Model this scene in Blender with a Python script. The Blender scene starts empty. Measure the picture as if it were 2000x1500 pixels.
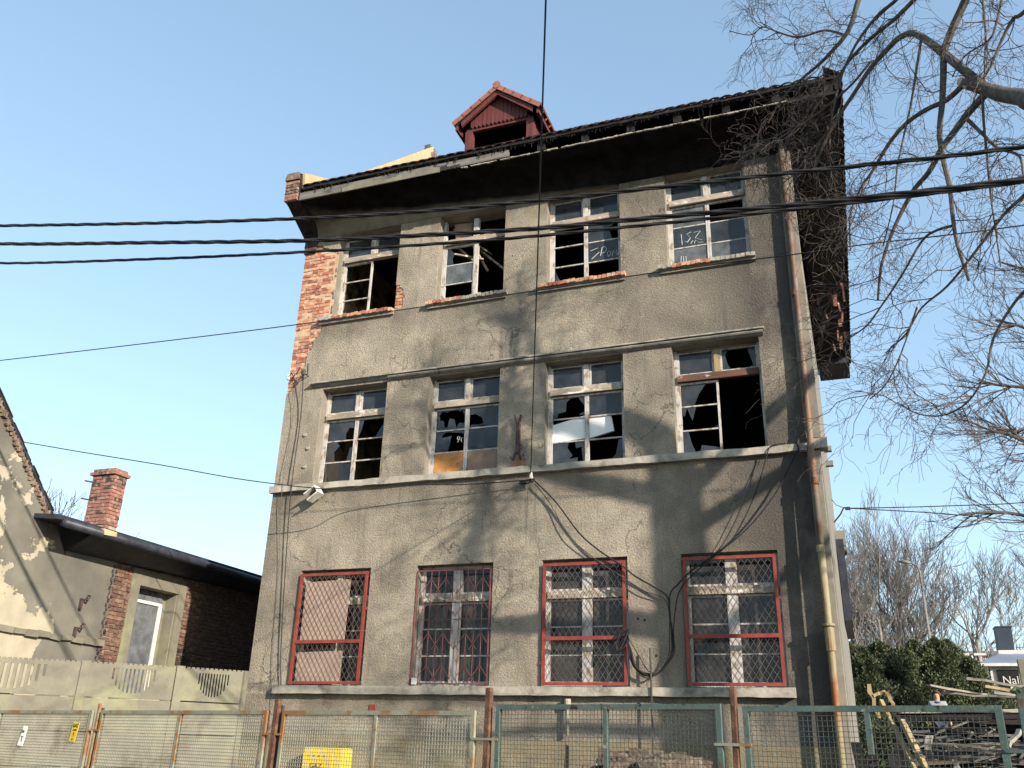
import bpy, bmesh, math, random
from mathutils import Vector, Matrix, noise
R=math.radians
scene=bpy.context.scene
COL=scene.collection
rnd=random.Random(7)
# ------------------------------------------------------------------ camera
cam_d=bpy.data.cameras.new('camera'); cam=bpy.data.objects.new('camera',cam_d); COL.objects.link(cam)
cam_d.sensor_width=36; cam_d.lens=31.04; cam_d.clip_end=3000; cam_d.clip_start=.05
cam.matrix_world=Matrix(((0.938455,0.107581,0.328219,0.0),(0.344302,-0.367092,-0.864118,-13.516),(0.027524,0.923942,-0.38154,1.65),(0,0,0,1)))
scene.camera=cam
# ------------------------------------------------------------------ sky, sun, exposure
SUN=Vector((1.6,-1.0,.72)).normalized()            # direction towards the sun
el=math.asin(SUN.z); az=math.atan2(SUN.x,SUN.y)
w=bpy.data.worlds.new('World'); scene.world=w; w.use_nodes=True
nt=w.node_tree; bg=nt.nodes['Background']
sky=nt.nodes.new('ShaderNodeTexSky'); sky.sky_type='NISHITA'; sky.sun_disc=False
sky.sun_elevation=el; sky.sun_rotation=az; sky.air_density=1.0; sky.dust_density=1.0; sky.ozone_density=1.0; sky.altitude=100
gm=nt.nodes.new('ShaderNodeGamma'); gm.inputs[1].default_value=.64
sm=nt.nodes.new('ShaderNodeMix'); sm.data_type='RGBA'; sm.blend_type='MULTIPLY'; sm.inputs[0].default_value=1; sm.inputs[7].default_value=(1.09,1.26,1.34,1)
nt.links.new(sky.outputs[0],gm.inputs[0]); nt.links.new(gm.outputs[0],sm.inputs[6]); nt.links.new(sm.outputs[2],bg.inputs[0]); bg.inputs[1].default_value=.15
sl=bpy.data.lights.new('sun','SUN'); so=bpy.data.objects.new('sun',sl); COL.objects.link(so)
sl.energy=4.3; sl.angle=R(.55); sl.color=(1,.88,.74)
so.rotation_euler=(-SUN).to_track_quat('-Z','Y').to_euler(); so.location=(10,-20,25)
vs=scene.view_settings; vs.view_transform='Standard'; vs.look='None'; vs.exposure=1.25; vs.gamma=1; vs.use_curve_mapping=False
scene.render.engine='CYCLES'

# ------------------------------------------------------------------ materials
def new_mat(name):
    m=bpy.data.materials.new(name); m.use_nodes=True; t=m.node_tree
    return m,t,t.nodes['Principled BSDF']
def N(t,kind,**k):
    n=t.nodes.new(kind)
    for a,b in k.items():
        if a=='ins':
            for i,v in b.items(): n.inputs[i].default_value=v
        else: setattr(n,a,b)
    return n
def pos(t,sc=(1,1,1)):
    g=N(t,'ShaderNodeNewGeometry')
    mp=N(t,'ShaderNodeMapping'); mp.inputs['Scale'].default_value=sc
    t.links.new(g.outputs['Position'],mp.inputs['Vector']); return mp.outputs[0]
def nz(t,scale,detail=6,rough=.6,sc=(1,1,1),dist=0):
    n=N(t,'ShaderNodeTexNoise'); n.inputs['Scale'].default_value=scale; n.inputs['Detail'].default_value=detail
    n.inputs['Roughness'].default_value=rough; n.inputs['Distortion'].default_value=dist
    t.links.new(pos(t,sc),n.inputs['Vector']); return n.outputs[0]
def ramp(t,fac,stops,interp='LINEAR'):
    r=N(t,'ShaderNodeValToRGB'); cr=r.color_ramp; cr.interpolation=interp
    while len(cr.elements)<len(stops): cr.elements.new(.5)
    for e,(p,c) in zip(cr.elements,stops):
        e.position=p; e.color=(c,c,c,1) if isinstance(c,(int,float)) else (*c,1)
    t.links.new(fac,r.inputs[0]); return r.outputs[0]
def mixc(t,fac,a,b,mode='MIX'):
    m=N(t,'ShaderNodeMix',data_type='RGBA',blend_type=mode)
    for s,v in ((0,fac),(6,a),(7,b)):
        if isinstance(v,(int,float)): m.inputs[s].default_value=v if s==0 else (v,v,v,1)
        elif isinstance(v,tuple): m.inputs[s].default_value=(*v,1)
        else: t.links.new(v,m.inputs[s])
    return m.outputs[2]
def math_(t,op,a,b=None,c=None,clamp=False):
    m=N(t,'ShaderNodeMath',operation=op,use_clamp=clamp)
    for i,v in enumerate((a,b,c)):
        if v is None: continue
        if isinstance(v,(int,float)): m.inputs[i].default_value=v
        else: t.links.new(v,m.inputs[i])
    return m.outputs[0]
def bump(t,p,h,strength=.4,dist=.01,prev=None):
    b=N(t,'ShaderNodeBump'); b.inputs['Strength'].default_value=strength; b.inputs['Distance'].default_value=dist
    t.links.new(h,b.inputs['Height'])
    if prev: t.links.new(prev,b.inputs['Normal'])
    t.links.new(b.outputs[0],p.inputs['Normal']); return b.outputs[0]
def rough_mat(name,stops,scale=3,detail=8,rough=.85,bs=.4,bscale=60,bd=.01,spots=(),metal=0,vary=0,sc=(1,1,1),streak=None):
    m,t,p=new_mat(name)
    c=ramp(t,nz(t,scale,detail,.65,sc),stops)
    for (col,s,lo,hi,ssc) in spots:
        f=ramp(t,nz(t,s,6,.65,ssc),[(lo,0.),(hi,1.)]); c=mixc(t,f,c,col)
    if vary:
        o=N(t,'ShaderNodeObjectInfo'); f=math_(t,'MULTIPLY_ADD',o.outputs['Random'],2*vary,1-vary)
        c=mixc(t,1.,c,f,'MULTIPLY')
        m['v']=1
    t.links.new(c,p.inputs['Base Color']); p.inputs['Roughness'].default_value=rough; p.inputs['Metallic'].default_value=metal
    p.inputs['Specular IOR Level'].default_value=.25
    if bs: bump(t,p,nz(t,bscale,5,.6,sc),bs,bd)
    return m
M={}
def lowspec(*ks):
    for k in ks: M[k].node_tree.nodes['Principled BSDF'].inputs['Specular IOR Level'].default_value=.05
# roughcast render of the facade: dirt, soot drifts, rain streaks
def plaster_mat():
    m,t,p=new_mat('roughcast_plaster')
    base=ramp(t,nz(t,1.1,9,.62,dist=.4),[(.28,(.2,.175,.143)),(.48,(.32,.281,.226)),(.72,(.43,.375,.3))])
    base=mixc(t,.42,base,ramp(t,nz(t,42,5,.7),[(.36,(.06,.054,.045)),(.6,(.42,.37,.29))]))
    dirt=ramp(t,nz(t,.55,7,.62,(1,1,.75),dist=.8),[(.44,0.),(.64,1.)])
    c=mixc(t,math_(t,'MULTIPLY',dirt,.68),base,(.075,.073,.066))
    g=N(t,'ShaderNodeNewGeometry'); s=N(t,'ShaderNodeSeparateXYZ'); t.links.new(g.outputs['Position'],s.inputs[0])
    X,Z=s.outputs[0],s.outputs[2]
    st=ramp(t,nz(t,3.2,4,.6,(1,1,.09)),[(.47,0.),(.68,1.)])
    pt=ramp(t,nz(t,1.9,3,.45,dist=1.2),[(.56,0.),(.575,1.)]); base=mixc(t,math_(t,'MULTIPLY',pt,.3),base,(.4,.36,.28))
    fk=ramp(t,nz(t,16,3,.5),[(.67,0.),(.7,1.)]); base=mixc(t,math_(t,'MULTIPLY',fk,.5),base,(.42,.385,.3))
    c=mixc(t,math_(t,'MULTIPLY',dirt,.58),base,(.08,.075,.066))
    dr=ramp(t,nz(t,9,3,.6,(1,1,.05)),[(.56,0.),(.66,1.)]); dz_=ramp(t,nz(t,.9,3,.5),[(.45,0.),(.6,.5)]); c=mixc(t,math_(t,'MULTIPLY',dr,dz_),c,(.1,.095,.085))
    vo=N(t,'ShaderNodeTexVoronoi',feature='DISTANCE_TO_EDGE'); vo.inputs['Scale'].default_value=.75; vo.inputs['Randomness'].default_value=1
    wv=N(t,'ShaderNodeVectorMath',operation='ADD'); nn=N(t,'ShaderNodeTexNoise'); nn.inputs['Scale'].default_value=2.2; nn.inputs['Detail'].default_value=6
    pp_=pos(t); t.links.new(pp_,nn.inputs['Vector']); t.links.new(pp_,wv.inputs[0]); t.links.new(nn.outputs[1],wv.inputs[1]); t.links.new(wv.outputs[0],vo.inputs['Vector'])
    ck=ramp(t,vo.outputs[0],[(.0,1.),(.012,0.)]); cm_=ramp(t,nz(t,.6,3,.5),[(.5,0.),(.56,.75)]); c=mixc(t,math_(t,'MULTIPLY',ck,cm_),c,(.04,.037,.033))
    # streaks hang below the band, the top sills and the ledge
    def below(z0,l): 
        a=math_(t,'SUBTRACT',z0,Z); up=math_(t,'GREATER_THAN',a,0.); f=math_(t,'SUBTRACT',1.,math_(t,'DIVIDE',a,l),clamp=True)
        return math_(t,'MULTIPLY',up,f)
    zs=math_(t,'MAXIMUM',below(5.95,1.0),math_(t,'MAXIMUM',below(9.43,.7),below(2.4,1.2)))
    wob=ramp(t,nz(t,1.7,5,.6),[(.3,.35),(.7,1.)])
    f=math_(t,'MULTIPLY',math_(t,'MULTIPLY',zs,wob),math_(t,'MULTIPLY_ADD',st,.35,.6))
    c=mixc(t,math_(t,'MULTIPLY',f,.85,clamp=True),c,(.075,.07,.06))
    # soot from the fire: under the eaves, growing towards the right
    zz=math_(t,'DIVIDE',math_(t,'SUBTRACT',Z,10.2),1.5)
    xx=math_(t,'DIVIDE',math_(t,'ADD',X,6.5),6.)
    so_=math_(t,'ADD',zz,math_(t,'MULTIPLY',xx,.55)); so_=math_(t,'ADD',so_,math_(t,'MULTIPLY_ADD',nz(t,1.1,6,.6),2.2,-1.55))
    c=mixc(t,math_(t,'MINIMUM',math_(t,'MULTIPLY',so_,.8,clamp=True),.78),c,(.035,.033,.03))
    x2=math_(t,'DIVIDE',math_(t,'ADD',X,2.6),1.7,clamp=True)  # further patchy darkening towards the right end
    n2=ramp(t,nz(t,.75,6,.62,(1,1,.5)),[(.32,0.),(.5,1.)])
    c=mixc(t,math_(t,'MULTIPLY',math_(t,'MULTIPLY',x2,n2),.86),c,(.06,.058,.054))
    dxx=math_(t,'MULTIPLY',math_(t,'ADD',X,4.98),5.); dzz=math_(t,'MULTIPLY',math_(t,'ADD',Z,-6.12),5.)
    rr=math_(t,'SQRT',math_(t,'ADD',math_(t,'MULTIPLY',dxx,dxx),math_(t,'MULTIPLY',dzz,dzz)))
    ru=math_(t,'MULTIPLY',math_(t,'SUBTRACT',1.,rr,clamp=True),math_(t,'MULTIPLY',nz(t,9,4),1.6)); c=mixc(t,ru,c,(.3,.12,.03))
    # smooth paler skim below the ledge
    lo=math_(t,'LESS_THAN',Z,1.78)
    c=mixc(t,math_(t,'MULTIPLY',lo,.75),c,ramp(t,nz(t,2.5,6),[(.3,(.15,.125,.075)),(.7,(.27,.235,.14))]))
    t.links.new(c,p.inputs['Base Color']); p.inputs['Roughness'].default_value=.93; p.inputs['Specular IOR Level'].default_value=.15
    b1=bump(t,p,nz(t,30,5,.75),1.,.045); bump(t,p,nz(t,3,4,.5),.35,.04,b1)
    return m
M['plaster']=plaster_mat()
def cove_mat():
    m,t,p=new_mat('sooty_shaded_cove')
    g=N(t,'ShaderNodeNewGeometry'); s=N(t,'ShaderNodeSeparateXYZ'); t.links.new(g.outputs['Position'],s.inputs[0])
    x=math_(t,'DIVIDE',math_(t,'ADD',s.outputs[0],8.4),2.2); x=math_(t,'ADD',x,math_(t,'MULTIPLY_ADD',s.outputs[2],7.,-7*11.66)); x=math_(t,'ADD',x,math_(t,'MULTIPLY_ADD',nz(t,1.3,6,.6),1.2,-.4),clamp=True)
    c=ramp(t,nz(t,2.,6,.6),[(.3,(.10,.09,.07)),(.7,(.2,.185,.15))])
    c=mixc(t,x,c,ramp(t,nz(t,4,6,.6),[(.3,(.004,.004,.004)),(.75,(.014,.013,.013))]))  # black: soot on the right, soffit shade painted in at the left
    t.links.new(c,p.inputs['Base Color']); p.inputs['Roughness'].default_value=.95; p.inputs['Specular IOR Level'].default_value=.03; bump(t,p,nz(t,25,5),.4,.02); return m
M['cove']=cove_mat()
M['plain']=rough_mat('smooth_render',[(.3,(.12,.11,.092)),(.7,(.22,.2,.165))],2,rough=.9,spots=[((.08,.075,.065),1.3,.5,.72,(1,1,.4))],bscale=40)
M['side']=rough_mat('side_wall_render',[(.3,(.12,.115,.1)),(.7,(.19,.182,.158))],2,spots=[((.12,.11,.1),1.3,.55,.75,(1,1,.4))],bscale=40)
M['stone']=rough_mat('weathered_band',[(.3,(.2,.187,.16)),(.7,(.36,.338,.288))],5,spots=[((.09,.085,.075),3,.52,.7,(1,1,1))],bscale=30,bs=.6)
M['stone_dark']=rough_mat('grey_moulding',[(.3,(.09,.088,.082)),(.7,(.2,.195,.175))],6,spots=[((.4,.36,.29),2.5,.6,.75,(1,1,1))],bscale=30,bs=.6)
def brick_mat(name,stops,mort=.25,eaves_shade=None):
    m,t,p=new_mat(name)
    o=N(t,'ShaderNodeObjectInfo'); c=ramp(t,o.outputs['Random'],stops)
    c=mixc(t,.55,c,ramp(t,nz(t,14,6,.7),[(.3,.45),(.7,1.35)]),'MULTIPLY')
    lime=ramp(t,nz(t,9,6,.7),[(.5,0.),(.64,1.)]); c=mixc(t,math_(t,'MULTIPLY',lime,mort),c,(.5,.38,.27))
    if eaves_shade:
        g=N(t,'ShaderNodeNewGeometry'); s=N(t,'ShaderNodeSeparateXYZ'); t.links.new(g.outputs['Position'],s.inputs[0])
        f=math_(t,'MULTIPLY_ADD',nz(t,3,5),.5,-.25); f=math_(t,'ADD',math_(t,'DIVIDE',math_(t,'SUBTRACT',s.outputs[eaves_shade[0]],eaves_shade[1]),eaves_shade[2]),f,clamp=True)
        c=mixc(t,f,c,(.02,.018,.017))  # upper courses darkened: shade under the eaves painted into the brick colour
    t.links.new(c,p.inputs['Base Color']); p.inputs['Roughness'].default_value=.9; bump(t,p,nz(t,60,6,.7),.5,.01); return m
M['brick']=brick_mat('red_brick',[(0,(.22,.065,.04)),(.35,(.33,.12,.07)),(.6,(.4,.19,.115)),(.8,(.42,.26,.17)),(1,(.17,.055,.04))],.75,(2,11.1,.35))
M['brick_left']=brick_mat('brown_brick',[(0,(.07,.037,.028)),(.4,(.115,.058,.04)),(.7,(.09,.047,.036)),(1,(.16,.095,.065))],.25)
M['brick_chim']=brick_mat('chimney_brick',[(0,(.19,.085,.068)),(.45,(.25,.115,.09)),(.8,(.21,.1,.082)),(.9,(.05,.035,.03)),(1,(.05,.035,.03))],.5)
M['brick_burnt_shaded']=brick_mat('blackened_brick',[(0,(.02,.02,.02)),(.5,(.04,.034,.03)),(1,(.09,.06,.05))],.12)  # near-black brick, also used where shade is painted on the left house
M['mortar']=rough_mat('lime_mortar',[(.3,(.3,.2,.13)),(.7,(.5,.38,.27))],6,bscale=50,bs=.6)
M['mortar_l']=rough_mat('old_mortar',[(.3,(.18,.15,.11)),(.7,(.38,.32,.22))],6,bscale=50,bs=.6)
M['wood']=rough_mat('flaking_white_paint',[(.3,(.29,.28,.265)),(.7,(.46,.45,.43))],9,sc=(1,1,.3),rough=.65,spots=[((.22,.17,.12),11,.52,.6,(1,1,.5)),((.1,.09,.08),4,.6,.72,(1,1,1))],bscale=50,bs=.3)
M['wood_raw']=rough_mat('bare_weathered_wood',[(.3,(.16,.13,.1)),(.7,(.36,.31,.25))],9,sc=(.15,1,1),spots=[((.6,.58,.53),10,.55,.65,(.5,1,1)),((.05,.045,.04),4,.6,.72,(1,1,1))],bscale=50,bs=.5)
M['wood_red']=rough_mat('red_brown_wood',[(.3,(.055,.03,.024)),(.7,(.13,.065,.045))],9,sc=(.2,1,1),spots=[((.5,.46,.4),9,.6,.7,(.4,1,1))],bscale=50,bs=.4)
M['plank']=rough_mat('grey_scorched_plank',[(.3,(.07,.066,.06)),(.7,(.2,.19,.175))],6,sc=(.12,1,1.5),spots=[((.02,.02,.02),3,.52,.7,(.5,1,1))],bscale=30,bs=.7)
M['char']=rough_mat('charred_timber',[(.3,(.008,.008,.008)),(.7,(.034,.031,.03))],8,spots=[((.15,.14,.13),14,.66,.76,(.3,.3,1))],bscale=30,bs=.9,rough=.7)
M['tile_char']=rough_mat('sooty_roof_tile',[(.3,(.02,.018,.02)),(.6,(.06,.04,.04)),(.8,(.16,.08,.06))],5,vary=.4,bs=.3)
M['tile']=rough_mat('red_roof_tile',[(.3,(.17,.065,.05)),(.7,(.25,.105,.08))],5,vary=.18,bs=.3,spots=[((.12,.05,.042),9,.6,.75,(1,1,1))])
M['redwood']=rough_mat('red_painted_boards',[(.3,(.065,.02,.02)),(.7,(.12,.037,.036))],6,sc=(3,1,.4),rough=.6,spots=[((.1,.02,.02),7,.58,.72,(1,1,.3))],bs=.4,bscale=25)
M['cream']=rough_mat('cream_parapet_plaster',[(.3,(.34,.235,.13)),(.7,(.44,.335,.21))],2.2,spots=[((.3,.2,.12),4,.64,.76,(1,1,1))],bscale=30)
M['rubble']=rough_mat('broken_masonry',[(.3,(.06,.05,.042)),(.55,(.16,.12,.092)),(.75,(.27,.24,.205))],9,bscale=20,bs=.9,bd=.03)
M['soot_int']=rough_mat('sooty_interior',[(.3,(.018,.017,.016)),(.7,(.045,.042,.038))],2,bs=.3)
M['int_wall']=rough_mat('peeling_interior_wall',[(.35,(.3,.23,.12)),(.6,(.5,.4,.23))],2.5,spots=[((.06,.05,.04),1.6,.5,.6,(1,1,1)),((.3,.12,.06),2.3,.62,.68,(1,1,1))],bs=.3)
M['redpaint']=rough_mat('red_enamel_steel',[(.3,(.14,.026,.022)),(.7,(.22,.048,.038))],8,rough=.5,spots=[((.1,.03,.02),9,.6,.72,(1,1,1))],bs=.15)
M['redbar']=rough_mat('dull_red_bar',[(.3,(.11,.04,.04)),(.7,(.19,.075,.068))],10,rough=.6,bs=.15)
M['meshsteel']=rough_mat('brownish_expanded_steel',[(.3,(.06,.047,.042)),(.7,(.13,.105,.095))],8,rough=.6,bs=.1)
M['rust']=rough_mat('rust',[(.3,(.04,.022,.017)),(.5,(.09,.042,.026)),(.72,(.17,.1,.06))],9,bscale=50,bs=.6,spots=[((.03,.02,.018),7,.6,.72,(1,1,1)),((.4,.42,.28),3.5,.62,.7,(1,1,.4))])
M['pipe']=rough_mat('rusting_drainpipe',[(.3,(.065,.038,.028)),(.45,(.1,.06,.043)),(.56,(.15,.13,.11)),(.7,(.11,.1,.088))],2.2,sc=(1,1,.6),rough=.6,bscale=40,bs=.3,spots=[((.17,.075,.03),2.6,.55,.68,(1,1,.35))])
M['pipe_low']=rough_mat('yellowed_drainpipe',[(.3,(.17,.145,.07)),(.6,(.21,.185,.11)),(.75,(.16,.15,.125))],2.2,sc=(1,1,.6),rough=.6,bscale=40,bs=.3,spots=[((.19,.07,.025),2.6,.5,.6,(1,1,.3))])
M['green']=rough_mat('chipped_green_paint',[(.3,(.045,.072,.062)),(.7,(.085,.12,.104))],7,rough=.6,spots=[((.09,.045,.025),6,.58,.64,(1,1,1)),((.02,.02,.02),11,.6,.66,(1,1,1)),((.24,.25,.21),8,.62,.7,(1,1,1))],bs=.3,bscale=40)
M['palegreen']=rough_mat('bleached_green_paint_with_rust',[(.3,(.15,.153,.11)),(.7,(.25,.25,.19))],4,rough=.65,spots=[((.2,.1,.04),3.2,.49,.58,(1,1,1)),((.1,.05,.03),12,.62,.68,(1,1,1))],bs=.4,bscale=40)
M['wire']=rough_mat('grey_green_wire',[(.3,(.035,.04,.035)),(.7,(.08,.09,.078))],6,rough=.6,bs=0)
M['wirepale']=rough_mat('pale_painted_wire',[(.3,(.19,.19,.15)),(.7,(.3,.295,.245))],3,rough=.7,bs=0,spots=[((.1,.09,.07),1.3,.5,.62,(1,1,1))])
M['concrete']=rough_mat('mossy_concrete',[(.3,(.105,.099,.076)),(.7,(.175,.165,.13))],2.4,spots=[((.2,.2,.12),1.5,.52,.72,(1,1,1)),((.15,.14,.11),8,.66,.75,(1,1,.4))],bscale=35,bs=.4)
M['tar']=rough_mat('black_bitumen',[(.3,(.012,.014,.02)),(.7,(.04,.045,.058))],5,rough=.45,bs=.2)
M['cable']=rough_mat('black_cable',[(.3,(.012,.012,.013)),(.7,(.035,.035,.037))],8,rough=.5,bs=.1)
M['iron']=rough_mat('corroded_iron',[(.3,(.03,.02,.022)),(.7,(.085,.05,.05))],12,bscale=50,bs=.7)
M['dark']=rough_mat('dark_metal',[(.3,(.02,.02,.02)),(.7,(.06,.055,.05))],6,rough=.5,bs=.2)
M['white']=rough_mat('dirty_white',[(.3,(.42,.41,.39)),(.7,(.58,.57,.55))],4,rough=.5,bs=.1,spots=[((.4,.3,.2),5,.64,.75,(1,1,1))])
M['whitebox']=rough_mat('white_polystyrene',[(.3,(.6,.61,.6)),(.7,(.7,.7,.69))],3,rough=.7,bs=.1)
M['yellow']=rough_mat('yellow_enamel',[(.3,(.5,.35,.02)),(.7,(.6,.44,.03))],3,rough=.45,bs=.05)
M['black']=rough_mat('black_print',[(.3,(.012,.012,.012)),(.7,(.03,.03,.03))],3,rough=.6,bs=0)
M['ply']=rough_mat('pale_chipboard',[(.3,(.25,.185,.15)),(.7,(.36,.275,.225))],3,spots=[((.3,.2,.14),14,.55,.7,(1,1,1))],bs=.2,bscale=80)
M['osb']=rough_mat('orange_fibreboard',[(.3,(.32,.14,.045)),(.7,(.5,.25,.09))],5,spots=[((.12,.06,.03),30,.58,.68,(1,1,1))],bs=.3,bscale=80)
M['osb2']=rough_mat('brown_fibreboard',[(.3,(.17,.12,.09)),(.7,(.28,.2,.15))],5,bs=.3,bscale=80)
M['chalk']=rough_mat('white_scribble',[(.3,(.42,.43,.43)),(.7,(.6,.6,.6))],8,bs=0)
M['curtain']=rough_mat('greenish_curtain',[(.3,(.17,.21,.2)),(.7,(.3,.35,.33))],3,sc=(6,1,.6),bs=.3,bscale=12)
M['teal']=rough_mat('green_fabric',[(.3,(.01,.2,.12)),(.7,(.03,.33,.2))],5,bs=.2)
M['bark']=rough_mat('grey_brown_bark',[(.3,(.04,.034,.029)),(.7,(.12,.105,.09))],14,sc=(1,1,.4),bs=.8,bscale=40,spots=[((.1,.12,.05),2,.56,.72,(1,1,1))])
M['twig']=rough_mat('brown_twig',[(.3,(.035,.027,.023)),(.7,(.09,.07,.06))],3,bs=0,rough=.7)
M['farbark']=rough_mat('hazed_distant_bark',[(.3,(.15,.135,.125)),(.7,(.25,.225,.205))],2,bs=0)  # paler than the near bark: distance haze put into the colour
M['cutwood']=rough_mat('cut_branch_wood',[(.3,(.35,.26,.16)),(.7,(.5,.4,.27))],8,bs=.2)
M['asphalt']=rough_mat('asphalt',[(.3,(.04,.04,.042)),(.7,(.07,.07,.07))],3,bs=.6,bscale=90)
M['paving']=rough_mat('pavement_concrete',[(.3,(.2,.19,.175)),(.7,(.3,.29,.27))],3,bs=.4,bscale=60)
M['soil']=rough_mat('yard_soil',[(.3,(.06,.052,.035)),(.55,(.11,.095,.06)),(.7,(.08,.1,.035))],1.2,bs=.8,bscale=14,bd=.05)
M['leaf']=rough_mat('dark_conifer_foliage',[(.25,(.03,.046,.026)),(.5,(.07,.09,.045)),(.75,(.14,.15,.07))],2.2,bs=0,rough=.6,vary=.15)
M['render_far']=rough_mat('far_building_render',[(.3,(.3,.26,.2)),(.7,(.4,.35,.27))],.6,bs=.1)
M['bluegrey']=rough_mat('blue_grey_cladding',[(.3,(.13,.15,.2)),(.7,(.18,.21,.27))],1,rough=.5,bs=.05)
M['darkbox']=rough_mat('dark_blue_grey_sheet',[(.3,(.02,.03,.042)),(.7,(.03,.042,.058))],1,rough=.5,bs=.05)
M['skin']=rough_mat('skin',[(.3,(.45,.22,.16)),(.7,(.55,.29,.21))],8,rough=.55,bs=0)
M['hair']=rough_mat('brown_hair',[(.3,(.05,.03,.02)),(.7,(.1,.06,.04))],20,bs=.2)
M['jacket']=rough_mat('pale_grey_jacket',[(.3,(.2,.225,.25)),(.7,(.28,.3,.33))],5,bs=.2)
M['collar']=rough_mat('blue_collar',[(.3,(.04,.06,.16)),(.7,(.08,.1,.22))],5,bs=.2)
M['trousers']=rough_mat('dark_trousers',[(.3,(.03,.035,.05)),(.7,(.06,.065,.085))],5,bs=.2)
M['yellowwood']=rough_mat('yellow_sawn_timber',[(.3,(.18,.14,.075)),(.7,(.29,.23,.125))],6,sc=(1,1,.3),spots=[((.04,.035,.03),3,.55,.62,(1,1,1))],bs=.5,bscale=30)
M['greyplank']=rough_mat('weathered_grey_plank',[(.3,(.14,.128,.108)),(.7,(.3,.28,.24))],6,sc=(.3,1,1),spots=[((.03,.03,.028),3,.52,.62,(1,1,1))],bs=.5,bscale=30)
lowspec('char','soot_int','plank','tile_char','black','cable','rubble','brick_burnt_shaded')
def house_mat():
    m,t,p=new_mat('peeling_house_plaster')
    c=ramp(t,nz(t,1.2,6,.6),[(.3,(.085,.081,.067)),(.7,(.155,.146,.12))])
    d=ramp(t,nz(t,.7,6,.6),[(.45,0.),(.62,1.)]); c=mixc(t,math_(t,'MULTIPLY',d,.6),c,(.06,.06,.055))
    g=N(t,'ShaderNodeNewGeometry'); s=N(t,'ShaderNodeSeparateXYZ'); t.links.new(g.outputs['Position'],s.inputs[0])
    f=math_(t,'MULTIPLY_ADD',s.outputs[1],-.16,-.35)                       # more peeling towards the near end
    f=math_(t,'ADD',f,math_(t,'MULTIPLY_ADD',s.outputs[2],-.1,.4))
    pn=math_(t,'ADD',nz(t,1.3,8,.62,dist=.3),f); edge=ramp(t,pn,[(.5,0.),(.512,1.)])
    c=mixc(t,edge,c,ramp(t,nz(t,3,6),[(.3,(.25,.228,.168)),(.7,(.34,.31,.235))]))
    t.links.new(c,p.inputs['Base Color']); p.inputs['Roughness'].default_value=.9
    b=bump(t,p,edge,.6,-.012); bump(t,p,nz(t,30,5),.3,.01,b); return m
M['house']=house_mat()
def glass_mat(name,dust,tint,df=.10,rough=.02):
    m,t,p=new_mat(name); out=t.nodes['Material Output']
    tr=N(t,'ShaderNodeBsdfTransparent'); tr.inputs[0].default_value=(*tint,1)
    gl=N(t,'ShaderNodeBsdfGlossy'); gl.inputs['Roughness'].default_value=rough
    fr=N(t,'ShaderNodeFresnel'); fr.inputs[0].default_value=1.4
    bp=N(t,'ShaderNodeBump'); bp.inputs['Strength'].default_value=.12; bp.inputs['Distance'].default_value=.02
    t.links.new(nz(t,2.5,2),bp.inputs['Height']); t.links.new(bp.outputs[0],gl.inputs['Normal'])
    a=N(t,'ShaderNodeMixShader'); t.links.new(fr.outputs[0],a.inputs[0]); t.links.new(tr.outputs[0],a.inputs[1]); t.links.new(gl.outputs[0],a.inputs[2])
    d=N(t,'ShaderNodeBsdfDiffuse'); d.inputs[0].default_value=(*dust,1)
    b=N(t,'ShaderNodeMixShader'); f=ramp(t,nz(t,3.5,7,.65),[(.3,df*.45),(.7,df*1.7)])
    t.links.new(f,b.inputs[0]); t.links.new(a.outputs[0],b.inputs[1]); t.links.new(d.outputs[0],b.inputs[2])
    t.links.new(b.outputs[0],out.inputs[0]); return m
M['glass']=glass_mat('dusty_window_glass',(.3,.34,.38),(.6,.62,.64),.075)
M['glass2']=glass_mat('grimy_grey_glass',(.38,.41,.44),(.35,.36,.37),.2)
M['glass3']=glass_mat('clear_window_glass',(.3,.32,.34),(.8,.8,.78),.03)

M['glassb']=glass_mat('brown_dusty_glass',(.25,.23,.22),(.4,.39,.38),.12)
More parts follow.
